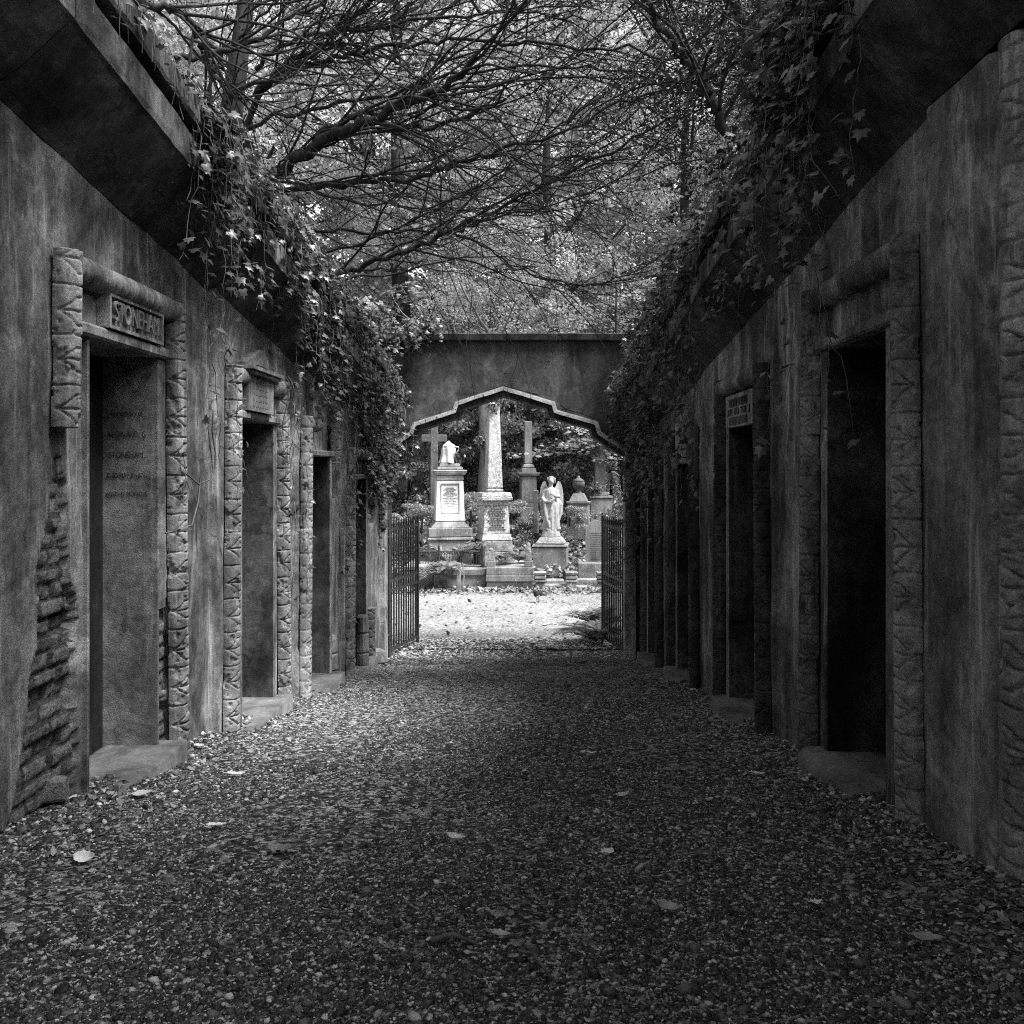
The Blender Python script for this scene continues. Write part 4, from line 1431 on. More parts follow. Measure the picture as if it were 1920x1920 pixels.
def arch_left(rng, acc, st):
    for k_ in range(170):
        x_ = -2.25 + 1.15 * rng.uniform() ** 1.5
        top = 2.85 + rng.uniform(-.05, .2)
        depth_lim = np.interp(x_, [-2.25, -1.92, -1.84, -1.6, -1.1], [1.6, 1.2, .75, .6, .3])
        ivy_strand([x_, YA - .12 - rng.uniform(0, .12), top - rng.uniform(0, .5) * depth_lim], (0.15, -1, 0), rng.uniform(.15, .7) * depth_lim, rng, acc, st, .062, step=.05)
    for k_ in range(150):
        Y = rng.uniform(11.0, 12.35); z0 = -SLOPE * Y + rng.uniform(2.5, 3.6)
        ivy_strand([XL + .12 + rng.uniform(0, .1), Y, z0], (1, -.4, 0), rng.uniform(.2, .9), rng, acc, st, .07, step=.05)
    for k_ in range(34):
        x_ = rng.uniform(-2.02, -1.86)
        ivy_strand([x_, YA - .26, rng.uniform(.2, 1.3)], (.2, -1, 0), rng.uniform(.2, .7), rng, acc, st, .06, step=.08)


def right_curtain(rng, acc, st):
    for k_ in range(75):
        Y = 3.5 + rng.uniform() * 1.1
        L = rng.uniform(.15, .6) if k_ % 3 else rng.uniform(.5, 1.25)
        ivy_strand(lip(-1, Y, .34 + rng.uniform(-.1, .06), 3.47 + rng.uniform(0, .1)), (-1, -.3, 0), L, rng, acc, st, .06, step=.04)
    for q_ in range(7):                                      # bare hanging runners with a few leaves, swinging over the doorway
        Y = 4.2 + .1 * q_
        ivy_strand(lip(-1, Y, .26, 3.2), (-.6, -.3, 0), rng.uniform(1.2, 1.75), rng, acc, st, .062, step=.16, lift=.02)
    n = 420
    Y = rng.uniform(2.9, 5.0, n)
    V, F, T = scatter(IVY_V, IVY_F, np.stack([XR - rng.uniform(-.2, .42, n), Y, -SLOPE * Y + 3.5 + rng.uniform(0, .22, n)], -1), np.stack([-rng.uniform(0, .8, n), -rng.uniform(0, .5, n), rng.uniform(.5, 1.1, n)], -1), rndunit(rng, n), rng.uniform(.05, .1, n), rng.uniform(0, 1, n))
    acc.add(V, F, T)


def right_mass(rng, acc, st):
    for k_ in range(350):
        Y = 5.0 + 7.4 * rng.uniform() ** .9
        L = rng.uniform(.08, .38) + (rng.uniform() < .22) * rng.uniform(.2, .9)
        ivy_strand(lip(-1, Y, .34 + rng.uniform(-.25, .05), 3.49 + rng.uniform(0, .14)), (-1, rng.normal() * .3, 0), L, rng, acc, st, .050, step=.03)
    n = 2400
    Y = 5 + 7.4 * rng.uniform(size=n)
    X = XR - rng.uniform(-.75, .4, n)
    Z = -SLOPE * Y + 3.5 + rng.uniform(0, 1, n) ** 1.5 * (.14 + .05 * (Y - 5))
    nr = np.stack([-rng.uniform(0, .8, n), rng.normal(size=n) * .4, rng.uniform(.5, 1.2, n)], -1)
    V, F, T = scatter(IVY_V, IVY_F, np.stack([X, Y, Z], -1), nr, rndunit(rng, n), rng.uniform(.03, .066, n), rng.uniform(0, 1, n))
    acc.add(V, F, T)
    for Y, L, h in ((7.6, .9, 2.75), (8.1, 1.2, 2.75), (8.7, .9, 2.7), (9.2, 1.2, 2.7), (9.7, 1.4, 2.6), (10.2, 1.0, 2.6)):
        for q_ in range(3):
            ivy_strand([XR - .16 - rng.uniform(0, .1), Y + rng.normal() * .2, -SLOPE * Y + h], (-1, -.2, 0), L * rng.uniform(.5, 1.1), rng, acc, st, .06, step=.06, lift=.01)


def arch_right(rng, acc, st):
    for k_ in range(150):
        x_ = 1.78 - .5 * rng.uniform() ** 1.6
        lim = np.interp(x_, [1.25, 1.35, 1.5, 1.8], [.25, .6, 1.2, 1.7])
        ivy_strand([x_, YA - .12 - rng.uniform(0, .15), 2.8 + rng.uniform(-.05, .2) - rng.uniform(0, .5) * lim], (-.15, -1, 0), rng.uniform(.15, .75) * lim, rng, acc, st, .072, step=.05)
    for k_ in range(130):
        Y = rng.uniform(10.6, 12.35)
        ivy_strand([XR - .08 - rng.uniform(0, .12), Y, -SLOPE * Y + rng.uniform(2.4, 3.7)], (-1, -.4, 0), rng.uniform(.2, .8), rng, acc, st, .068, step=.05)
    for k_ in range(30):
        ivy_strand([rng.uniform(1.33, 1.5), YA - .28, rng.uniform(-.2, 1.3)], (-.2, -1, 0), rng.uniform(.15, .6), rng, acc, st, .055, step=.07)


ivy("ivy trailing from the cornice edge above the surname panel vault", 101, left_trail)
ivy("thick ivy heaped along the cornice from the pediment vault to the archway", 102, left_mass)
ivy("sparse bare ivy runners climbing the plaster between the pale vault doors", 103, wall_vines)
ivy("dark ivy curtain covering the archway wall above the stone block", 104, arch_left)
ivy("long ivy curtain hanging in front of the ringed roll of the shaded vault", 105, right_curtain)
ivy("ivy fringe over the cornice of the shaded row of vaults", 106, right_mass)
ivy("ivy spilling down the archway wall over the gate with the ferns", 107, arch_right)


# ------------------------------------------------------------------ trees
def grow(p0, d0, L, r0, rng, acc, depth, tips, droop=.0, curl=.12, nseg=9, kids=6, kid_ang=.5, ratio=.5, side_bias=None):
    n = nseg
    p = [np.array(p0, float)]; d = np.array(d0, float); d /= np.linalg.norm(d)
    for k_ in range(n):
        d = d + rng.normal(size=3) * curl + np.array([0, 0, -droop * .12])
        d /= np.linalg.norm(d)
        p.append(p[-1] + d * L / n)
    p = np.array(p)
    r = np.linspace(r0, r0 * .35, n + 1)
    V, F = tube_np(p, r, 7 if r0 > .04 else (5 if r0 > .012 else 4))
    acc.add(V, F)
    if depth == 0:
        tips.append(p)
        return
    for k_ in range(kids):
        t = rng.uniform(.2, 1.0); i_ = min(n - 1, int(t * n))
        b = p[i_] + (p[i_ + 1] - p[i_]) * (t * n - i_)
        dd = p[i_ + 1] - p[i_]; dd /= np.linalg.norm(dd)
        kd = dd + rng.normal(size=3) * kid_ang
        if side_bias is not None:
            kd = kd + np.array(side_bias) * .35
        grow(b, kd, L * ratio * rng.uniform(.6, 1.2) * (1.1 - .4 * t), max(r[i_] * .5, .004), rng, acc, depth - 1, tips, droop, curl, max(5, nseg - 2), kids, kid_ang, ratio, side_bias)


def limb_from_px(pts, r0, r1, acc, sub=14):
    """A main limb through given places; returns a smooth polyline."""
    c = np.array([P(a, b, Y) for a, b, Y in pts])
    n = len(c)
    t = np.linspace(0, n - 1, (n - 1) * 6 + 1)
    out = []
    for q_ in t:                                             # Catmull-Rom
        i_ = min(n - 2, int(q_)); f = q_ - i_
        p0 = c[max(i_ - 1, 0)]; p1 = c[i_]; p2 = c[i_ + 1]; p3 = c[min(i_ + 2, n - 1)]
        out.append(.5 * (2 * p1 + (p2 - p0) * f + (2 * p0 - 5 * p1 + 4 * p2 - p3) * f * f + (3 * p1 - p0 - 3 * p2 + p3) * f ** 3))
    out = np.array(out)
    r = np.linspace(r0, r1, len(out))
    kr = np.random.default_rng(int(abs(out[0, 0] * 1000) + len(out)))
    kn = kr.normal(size=out.shape) * .018; kn[0] = 0
    out = out + kn + np.cumsum(kr.normal(size=out.shape) * .006, axis=0)
    V, F = tube_np(out, r, 8); acc.add(V, F)
    return out, r


def needles(tips, rng, n, size, acc, spread=.05, tone=(0, 1), flat=.6):
    ids = rng.integers(0, len(tips), n)
    P_ = np.empty((n, 3)); D_ = np.empty((n, 3))
    for k_, i_ in enumerate(ids):
        tp = tips[i_]; t = rng.uniform(.2, 1) * (len(tp) - 1.001); a = int(t); f = t - a
        P_[k_] = tp[a] * (1 - f) + tp[a + 1] * f; D_[k_] = tp[a + 1] - tp[a]
    D_ /= np.linalg.norm(D_, axis=1, keepdims=True) + 1e-9
    P_ += rng.normal(size=(n, 3)) * spread
    nr = rng.normal(size=(n, 3)) * .5 + np.array([0, 0, flat])
    tg = D_ + rng.normal(size=(n, 3)) * .8
    V, F, T = scatter(NEED_V, LEAF_F, P_, nr, tg, size * rng.uniform(.6, 1.4, n), rng.uniform(tone[0], tone[1], n))
    acc.add(V, F, T)


# --- the yew leaning over the avenue from the bank behind the pale vaults
def big_yew():
    rng = np.random.default_rng(77)
    tr = thing("yew_tree", "dark many-limbed yew sweeping its bare boughs across the avenue", "tree", (-4.1, 10.2, float(gz(-4.1, 10.2))))
    wood = Acc(); tw = Acc(); tips = []
    lz = np.array(tr.location)
    trunk = [(-4.1, 10.2, lz[2] - .3), (-3.7, 10.1, lz[2] + .7), (-3.15, 10.0, lz[2] + 1.9), (-2.95, 10.0, lz[2] + 3.4), (-2.9, 9.9, lz[2] + 5.5), (-2.6, 9.7, lz[2] + 8.5)]
    V, F = tube_np(np.array(trunk), np.array([.34, .25, .13, .085, .065, .03]), 10); wood.add(V, F)
    limbs = [
        ([(400, 440, 9.9), (470, 365, 9.6), (540, 310, 9.3), (600, 272, 9.0), (660, 240, 8.8), (740, 205, 8.6), (830, 165, 8.4), (900, 110, 8.2)], .115, .03),
        ([(560, 300, 9.2), (640, 232, 9.0), (700, 236, 9.0), (775, 252, 8.9), (850, 235, 8.8), (940, 200, 8.7)], .06, .015),
        ([(430, 300, 9.9), (500, 150, 9.6), (570, 100, 9.4), (630, 58, 9.2), (690, 0, 9.0), (740, -70, 8.8)], .055, .02),
        ([(480, 200, 9.8), (505, 148, 9.5), (600, 115, 9.2), (700, 96, 9.0), (850, 76, 8.8), (1000, 84, 8.6), (1180, 98, 8.4), (1300, 112, 8.3)], .045, .01),
        ([(480, 130, 9.8), (560, 75, 9.5), (680, 62, 9.2), (820, 40, 9.0), (960, 32, 8.8), (1100, 38, 8.6)], .04, .008),
        ([(440, 370, 9.9), (520, 360, 9.7), (640, 350, 9.4), (760, 342, 9.1), (860, 318, 8.9), (960, 292, 8.7), (1060, 262, 8.5), (1190, 196, 8.4), (1320, 150, 8.2)], .05, .008),
        ([(500, 590, 10.6), (600, 527, 10.4), (700, 487, 10.2), (800, 446, 10.0), (860, 420, 9.9), (935, 384, 9.8), (1060, 318, 9.6), (1200, 246, 9.4), (1320, 205, 9.2)], .06, .008),
        ([(840, 430, 9.9), (900, 462, 9.8), (975, 508, 9.7), (1060, 535, 9.6), (1130, 540, 9.5), (1190, 505, 9.5), (1260, 470, 9.4)], .018, .005),
        ([(470, 420, 10.2), (560, 430, 10.0), (680, 440, 9.8), (800, 430, 9.6), (930, 410, 9.4), (1060, 380, 9.2), (1200, 320, 9.0)], .035, .006),
        ([(450, 250, 9.6), (540, 215, 9.3), (680, 190, 9.0), (820, 150, 8.8), (980, 130, 8.6), (1150, 140, 8.5), (1300, 170, 8.4)], .035, .007),
        ([(480, 500, 10.6), (560, 490, 10.4), (680, 455, 10.2), (800, 400, 10.0), (920, 330, 9.8), (1050, 240, 9.6), (1120, 180, 9.5)], .035, .006),
        ([(226, 18, 8.0), (303, 15, 8.0), (350, 40, 8.1), (366, 75, 8.2), (378, 112, 8.3), (398, 150, 8.4), (450, 190, 8.6)], .06, .02),
        ([(330, 108, 8.6), (440, 92, 8.8), (510, 60, 8.9), (570, 22, 9.0), (640, -30, 9.0)], .05, .015),
        ([(395, 350, 9.3), (430, 190, 9.3), (530, 140, 9.2), (620, 72, 9.1), (690, 4, 9.0), (740, -60, 8.9)], .035, .015),
        ([(380, 250, 9.0), (395, 165, 9.0), (430, 90, 8.9), (500, 30, 8.8), (560, -40, 8.7)], .03, .012),
        ([(390, 345, 9.2), (450, 330, 9.1), (560, 345, 9.0), (680, 372, 8.9), (800, 372, 8.8), (920, 340, 8.7)], .03, .006),
    ]
    for pts, r0, r1 in limbs:
        p, r = limb_from_px(pts, r0 * .62, r1 * .9, wood)
        nk = int(len(p) * .52)
        for k_ in range(nk):
            i_ = int(len(p) * (.12 + .86 * (k_ + rng.uniform()) / nk)); i_ = min(max(1, i_), len(p) - 2)
            d = p[i_ + 1] - p[i_ - 1]; d /= np.linalg.norm(d)
            kd = d * 1.0 + rng.normal(size=3) * np.array([.25, .45, .42]) + np.array([.25, -.05, .1])
            grow(p[i_], kd, rng.uniform(1.1, 2.6), min(max(r[i_] * .5, .006), .015), rng, tw, 1, tips, droop=rng.uniform(-.4, .8), curl=.15, nseg=11, kids=5, kid_ang=.55, ratio=.5)
    wood.obj("trunk", M_BARK, tr, True).location = -lz
    tw.obj("branches", M_BARK, tr, True).location = -lz
    nd = Acc()
    low = [t for t in tips]
    needles(low, rng, 22000, .030, nd, .04)
    # denser sprays hanging near the trunk side and along the upper right
    side = [t for t in tips if t[0][0] < -2.0 or t[0][0] > .9]
    if side:
        needles(side, rng, 12000, .036, nd, .07)
    nd.obj("crown", M_NEEDLE, tr).location = -lz


big_yew()


# --- leafy crowns: many small leaves in clumps
def crown_mesh(seed, rx, ry, rz, ncl, per, leaf, hollow=.55):
    rng = np.random.default_rng(seed)
    c = rndunit(rng, ncl) * (rng.uniform(hollow, 1, (ncl, 1)) ** .6)
    c *= np.array([rx, ry, rz]) * (1 + .25 * rng.normal(size=(ncl, 1)) * .5)
    cr = rng.uniform(.10, .22, ncl) * (rx + ry + rz) / 3
    acc = Acc()
    tone_c = rng.uniform(.0, .5, ncl)
    for k_ in range(ncl):
        n = int(per * rng.uniform(.6, 1.3))
        u = rndunit(rng, n) * (rng.uniform(0, 1, (n, 1)) ** .5) * np.array([1.15, 1.15, .62]) * cr[k_]
        nr = np.array([0, 0, .3]) + rng.normal(size=(n, 3)) * .8 + u / cr[k_] * .4
        V, F, T = scatter(LEAF_V, LEAF_F, c[k_] + u, nr, rndunit(rng, n) + np.array([0, 0, -.4]), leaf * rng.uniform(.6, 1.4, n), np.clip(tone_c[k_] + rng.uniform(0, .5, n), 0, 1))
        acc.add(V, F, T)
    return np.concatenate(acc.V), np.concatenate(acc.F), np.concatenate(acc.T)


CROWNS = []
for k_ in range(3):
    V, F, T = crown_mesh(500 + k_, 4.2, 4.0, 6.2, 130, 150, .16)
    me_o = build("crown", V, F, M_TREE, None, T)
    CROWNS.append(me_o.data)
    bpy.data.objects.remove(me_o)
tw_rng = np.random.default_rng(9)
TRUNKS = []
for k_ in range(2):
    a = Acc(); tips = []
    pp = np.array([(0, 0, -1.0), (.1, 0, 3), (.0, .1, 7), (.2, .1, 12), (.3, .0, 17)]) + tw_rng.normal(size=(5, 3)) * .1
    V, F = tube_np(pp, np.array([.34, .27, .22, .14, .05]), 9); a.add(V, F)
    for q_ in range(16):
        t = tw_rng.uniform(.3, .95) * 4; i_ = int(t); b = pp[i_] + (pp[min(4, i_ + 1)] - pp[i_]) * (t - i_)
        az = tw_rng.uniform(0, 6.28)
        grow(b, (math.cos(az), math.sin(az), .7), tw_rng.uniform(2.5, 4.5), .08, tw_rng, a, 1, tips, 0, .12, 8, 5, .5, .5)
    to = a.obj("trunk", M_BARK, None, True)
    TRUNKS.append(to.data); bpy.data.objects.remove(to)


def far_tree(x, y, h, k_, label, width=1.0, low=.0):
    z = float(gz(x, y))
    tr = thing("leafy_tree", label, "tree", (x, y, z), "trees on the far bank", (k_ * 2.1) % 6.28)
    s_ = h / 18.0
    tr.scale = (s_ * width, s_ * width, s_)
    t = bpy.data.objects.new("trunk", TRUNKS[k_ % 2]); COL.objects.link(t); t.parent = tr
    c = bpy.data.objects.new("crown", CROWNS[k_ % 3]); COL.objects.link(c); c.parent = tr
    c.location = (.2, 0, 11.2 - low)
    c2 = bpy.data.objects.new("crown", CROWNS[(k_ + 1) % 3]); COL.objects.link(c2); c2.parent = tr
    c2.location = (-.4, .4, 5.6 - low); c2.scale = (.85, .85, .55); c2.rotation_euler = (0, 0, 2)
    return tr


FAR = [(-9.5, 31, 17, "full-crowned tree on the far bank behind the tall stone cross"),
       (-4.2, 33, 19, "tall tree whose crown rises straight over the draped urn"),
       (.8, 31, 15, "broad pale tree filling the gap above the arch point"),
       (5.5, 33, 17, "leafy tree beyond the angel with light breaking through it"),
       (10.5, 31, 18, "dense tree past the headstone towering over the shaded vaults"),
       (-15, 36, 21, "wide tree at the edge of the wood over the surname panel vault"),
       (-7, 42, 25, "very tall tree deep in the wood behind the obelisk"),
       (-.5, 44, 24, "slender tall tree far back between the cross and the obelisk"),
       (6.2, 43, 26, "high crowned tree far up the bank behind the square column"),
       (13.5, 42, 25, "towering tree far up the bank beyond the stone urn"),
       (-21, 40, 24, "outermost tall tree of the wood above the pale vaults"),
       (19, 40, 24, "outermost tall tree of the wood above the shaded vaults")]
FAR += [(-9.0, 17.5, 15, "leafy tree outside the gate behind the end of the pale vaults"),
        (-10.5, 9.5, 15, "leafy tree on the bank far behind the pale vaults"),
        (10.5, 17.5, 15, "leafy tree outside the gate behind the end of the shaded vaults")]
for k_, (x, y, h, lb) in enumerate(FAR):
    far_tree(x, y, h, k_, lb, 1.0 + .12 * ((k_ * 5) % 3))

# --- smooth trunk right behind the obelisk
tr = thing("smooth_trunk_tree", "smooth pale trunk rising close behind the obelisk", "tree", (P(907, 0, 25.5)[0], 25.5, float(gz(0, 25.5))))
a = Acc()
x0 = 0
pp = np.array([(-.02, 0, -.5), (0, 0, .8), (.05, 0, 2.0), (.02, .0, 3.2), (.1, .1, 3.9), (.3, .1, 4.5), (.7, 0, 5.0)])
V, F = tube_np(pp, np.array([.22, .17, .155, .15, .11, .07, .03]), 14); a.add(V, F)
tips = []
for q_ in range(9):
    t = 3.6 + q_ * .25; i_ = int(t); b = pp[i_] + (pp[i_ + 1] - pp[i_]) * (t - i_); az = q_ * 2.4
    grow(b, (math.cos(az), math.sin(az), .6), 2.8, .05, tw_rng, a, 1, tips, 0, .12, 8, 5, .5, .5)
a.obj("trunk", M_PALEBARK, tr, True)
c = bpy.data.objects.new("crown", CROWNS[1]); COL.objects.link(c); c.parent = tr; c.location = (.5, .8, 6.3); c.scale = (.5, .5, .42)

# --- trees growing on the bank behind the shaded vaults
def bank_tree(label, pxs, r0, r1, seed, need, mat=M_NEEDLE, tone=(0, 1), size=.05, kids=16):
    rng = np.random.default_rng(seed)
    base = P(*pxs[0])
    tr = thing("bank_tree", label, "tree", base, "trees on the bank over the shaded vaults")
    wood = Acc(); tips = []
    p, r = limb_from_px(pxs, r0, r1, wood)
    for k_ in range(kids):
        i_ = int(rng.uniform(.25, .97) * (len(p) - 2)) + 1
        d = p[min(i_ + 1, len(p) - 1)] - p[i_ - 1]; d /= np.linalg.norm(d)
        grow(p[i_], d * .5 + rng.normal(size=3) * .6 + np.array([-.1, 0, .1]), rng.uniform(.9, 2.0), max(.006, r[i_] * .4), rng, wood, 1, tips, .4, .13, 8, 5, .55, .5)
    lz = np.array(base)
    wood.obj("trunk", M_BARK, tr, True).location = -lz
    nd = Acc(); needles(tips, rng, need, size, nd, .12, tone)
    nd.obj("crown", mat, tr).location = -lz


bank_tree("crooked thin trunk leaning out over the avenue from the ivy", [(1423, 275, 8.0), (1370, 246, 8.0), (1338, 192, 8.0), (1310, 140, 8.0), (1270, 92, 7.9), (1215, 20, 7.8), (1180, -60, 7.7)], .055, .02, 31, 6000)
bank_tree("slim upright trunk among the leaves over the shaded cornice", [(1448, 215, 8.6), (1427, 132, 8.6), (1399, 60, 8.6), (1375, 0, 8.6), (1350, -90, 8.6), (1330, -220, 8.6)], .06, .03, 32, 8000)
bank_tree("second slim trunk standing just behind the upright one", [(1466, 210, 9.2), (1443, 100, 9.2), (1430, 30, 9.2), (1420, -40, 9.2), (1410, -200, 9.2)], .05, .03, 33, 8000)
bank_tree("dead broken branch stub poking from the ivy", [(1420, 286, 8.0), (1390, 289, 7.95), (1360, 294, 7.9), (1326, 292, 7.85)], .03, .018, 34, 300, kids=3)


# --- unseen evergreens added above and behind the viewer to throw deep shade
EVG = []
for k_ in range(2):
    V, F, T = crown_mesh(700 + k_, 3.6, 3.6, 1.7, 120, 170, .15, .2)
    e_o = build("crown", V, F, M_NEEDLE, None, T); EVG.append(e_o.data); bpy.data.objects.remove(e_o)


def evergreen(x, y, h, k_, label, lean=(0, 0), sc=1.0):
    z = float(gz(x, y))
    tr = thing("added_shade_tree", label, "tree", (x, y, z), "unseen evergreens added to shade the avenue")
    a = Acc(); tips = []
    rng = np.random.default_rng(900 + k_)
    pp = np.array([(0, 0, -.4), (lean[0] * .2, lean[1] * .2, h * .4), (lean[0] * .7, lean[1] * .7, h * .8), (lean[0], lean[1], h)])
    V, F = tube_np(pp, np.array([.28, .22, .16, .08]), 9); a.add(V, F)
    for q_ in range(8):
        az = q_ * .9; grow(pp[2], (math.cos(az), math.sin(az), .25), 3.0, .06, rng, a, 1, tips, 0, .12, 8, 4, .5, .5)
    a.obj("trunk", M_BARK, tr, True)
    c = bpy.data.objects.new("crown", EVG[k_ % 2]); COL.objects.link(c); c.parent = tr
    c.location = (lean[0], lean[1], h); c.rotation_euler = (0, 0, k_ * 1.3); c.scale = (sc, sc, sc)


SHADE_EV = [(3.6, -4.0, 5.0, (-2.4, 0), "unseen evergreen added for shade behind the viewer over the start of the avenue"),
      (-3.8, -1.5, 5.2, (1.8, 0), "unseen evergreen added for shade over the start of the stained stucco wall"),
      (3.9, .1, 4.8, (-1.4, 0), "unseen evergreen added for shade, leaning over the tall carved pillar from the bank")]
for k_, (x, y, h, ln, lb) in enumerate(SHADE_EV):
    evergreen(x, y, h, k_, lb, ln)


# --- dark bushes and ivy behind the graves
BUSH = []
for k_ in range(2):
    V, F, T = crown_mesh(800 + k_, 1.5, 1.2, 1.5, 80, 330, .055, .5)
    e_o = build("foliage", V, F, M_BUSH, None, T); BUSH.append(e_o.data); bpy.data.objects.remove(e_o)
BS = [(765, 27.0, 1.25, "dark bush pressed up behind the gate leaf by the stone block"),
      (800, 28.8, 1.7, "ivy smothered bush reaching up beside the tall cross"),
      (870, 27.0, 1.75, "tall dark bush between the cross and the pale trunk"),
      (955, 27.0, 1.45, "deep shaded bush between the obelisk and the slim column"),
      (1030, 27.5, 1.5, "dark bush behind the head of the angel"),
      (1085, 27.0, 1.3, "shadowy bush behind the lidded urn"),
      (1150, 26.0, 1.5, "rounded bush at the edge of the arch by the pale pillar"),
      (880, 23.6, .75, "low ivy mound between the draped urn and the obelisk"),
      (960, 23.4, .7, "low ivy mound at the back of the box grave"),
      (1070, 23.0, .65, "low ivy mound spreading behind the angel pedestal"),
      (790, 22.8, .75, "low pale leaved mound behind the railing")]
for k_, (px_, Y, sc, lb) in enumerate(BS):
    x = P(px_, 0, Y)[0]
    b = thing("ivy_bush", lb, "bush", (x, Y, float(gz(x, Y))), "bushes behind the graves", k_ * 1.7)
    c = bpy.data.objects.new("foliage", BUSH[k_ % 2]); COL.objects.link(c); c.parent = b
    c.scale = (sc, sc, sc * (1.15 if sc > 1 else .8)); c.location = (0, 0, sc * (1.3 if sc > 1 else .6))
    MB().tube([(0, 0, -.3), (.05, 0, sc * .6), (.0, .05, sc * 1.3)], [.07 * sc, .05 * sc, .02], 7).obj("stem", M_BARK, b)

# --- maple boughs with flat pale leaves
rng = np.random.default_rng(61)
mp_ = thing("maple_tree", "young maple holding flat tiers of pale leaves above the angel", "tree", (P(1175, 0, 25.5)[0], 25.5, float(gz(2.5, 25.5))))
wood = Acc(); lv = Acc()
b0 = np.array(mp_.location)
pp = np.array([(0, 0, -.3), (-.1, 0, 1.5), (-.1, -.2, 3.0), (-.3, -.3, 4.6), (-.3, -.2, 6.5)])
V, F = tube_np(pp, np.array([.11, .09, .07, .05, .02]), 8); wood.add(V, F)
for q_ in range(26):
    t = rng.uniform(.8, 2.6); i_ = int(t); b = pp[i_] + (pp[i_ + 1] - pp[i_]) * (t - i_)
    az = rng.uniform(2.5, 4.4)
    L = rng.uniform(1.2, 2.9)
    p = b + np.linspace(0, 1, 8)[:, None] * np.array([math.cos(az), math.sin(az), .12]) * L + np.array([0, 0, -1.0]) * (np.linspace(0, 1, 8)[:, None] ** 2) * .4
    V, F = tube_np(p, np.linspace(.025, .006, 8), 5); wood.add(V, F)
    n = 210
    tt = rng.uniform(.3, 1, n) * 6.99; ii = tt.astype(int)
    pos = p[ii] + (p[ii + 1] - p[ii]) * (tt - ii)[:, None] + rng.normal(size=(n, 3)) * np.array([.28, .28, .07])
    V, F, T = scatter(IVY_V, IVY_F, pos, np.array([0, -.35, 1.0]) + rng.normal(size=(n, 3)) * .25, np.array([-.4, -.6, -.3]) + rng.normal(size=(n, 3)) * .6, rng.uniform(.07, .14, n), rng.uniform(.15, .85, n))
    lv.add(V, F, T)
wood.obj("trunk", M_BARK, mp_, True); lv.obj("crown", M_TREE, mp_)

# --- ivy tuft on the tip of the obelisk
rng = np.random.default_rng(62)
iv = thing("ivy", "tuft of ivy crowning the tip of the obelisk", "ivy", P(925, 768, Y2))
n = 90
V, F, T = scatter(IVY_V, IVY_F, rng.normal(size=(n, 3)) * np.array([.11, .1, .12]) + np.array([.03, -.05, .12]), rndunit(rng, n) + np.array([0, -.4, .6]), rndunit(rng, n), rng.uniform(.05, .1, n), rng.uniform(0, 1, n))
build("leaves", V, F, M_IVY, iv, T)

# ------------------------------------------------------------------ ground cover (stuff)
rng = np.random.default_rng(70)
n = 16000
X = rng.uniform(-9, 7, n); Y = 20.9 + rng.uniform(0, 1, n) ** 1.3 * 8
V, F, T = scatter(IVY_V, IVY_F, np.stack([X, Y, gz(X, Y) + rng.uniform(.02, .28, n)], -1), np.array([0, -.5, .9]) + rng.normal(size=(n, 3)) * .4, rndunit(rng, n), rng.uniform(.06, .13, n), rng.uniform(0, 1, n))
structure(build("ivy_ground_cover", V, F, M_BUSH, None, T), "stuff")
# fallen leaves on the verge and scattered over the road
n = 5200
X = rng.uniform(-5, 4.5, n); Y = np.where(rng.uniform(size=n) < .8, rng.normal(19.2, .25, n), rng.uniform(13.4, 19.2, n))
V, F, T = scatter(LEAF_V, LEAF_F, np.stack([X, Y, ZR + .045 + rng.uniform(0, .05, n) * (Y > 18.7)], -1), np.array([0, -.2, 1.0]) + rng.normal(size=(n, 3)) * .35, rndunit(rng, n), rng.uniform(.04, .12, n), rng.uniform(0, 1, n))
structure(build("verge_leaf_litter", V, F, M_LITTER, None, T), "stuff")

# pebbles over the avenue: denser and drawn finer close to the viewer
t_ = (1 + 5 ** .5) / 2
ICO = np.array([(-1, t_, 0), (1, t_, 0), (-1, -t_, 0), (1, -t_, 0), (0, -1, t_), (0, 1, t_), (0, -1, -t_), (0, 1, -t_), (t_, 0, -1), (t_, 0, 1), (-t_, 0, -1), (-t_, 0, 1)]) / math.hypot(1, t_)
ICF = np.array([(0, 11, 5), (0, 5, 1), (0, 1, 7), (0, 7, 10), (0, 10, 11), (1, 5, 9), (5, 11, 4), (11, 10, 2), (10, 7, 6), (7, 1, 8), (3, 9, 4), (3, 4, 2), (3, 2, 6), (3, 6, 8), (3, 8, 9), (4, 9, 5), (2, 4, 11), (6, 2, 10), (8, 6, 7), (9, 8, 1)])
n = 190000
Y = 1.85 / (1 - rng.uniform(0, 1, n) * .80)                    # falls off with distance
X = rng.uniform(-2.02, 1.56, n)
keep = (np.abs((X * FPX / Y + HX) - 960) < 1010) & (rng.uniform(size=n) < np.clip((fbm(X * 1.3, Y * .7, 91) - .36) * 6, .12, 1))
X, Y = X[keep], Y[keep]; n = len(X)
edge = np.minimum(X + 2.0, 1.55 - X)
size = np.exp(rng.normal(math.log(.0034), .48, n)) * (1 + .7 * np.clip(1 - edge / .4, 0, 1)) * (.8 + .05 * Y)
Z = ground_noise(X, Y) + size * .15
V0 = ICO[None] * (1 + rng.normal(size=(n, 12, 1)) * .16) * size[:, None, None] * np.stack([rng.uniform(.8, 1.5, n), rng.uniform(.8, 1.4, n), rng.uniform(.45, .85, n)], -1)[:, None, :]
a = rng.uniform(0, 6.28, n); ca, sa = np.cos(a)[:, None], np.sin(a)[:, None]
tl = rng.normal(size=(n, 1)) * .3
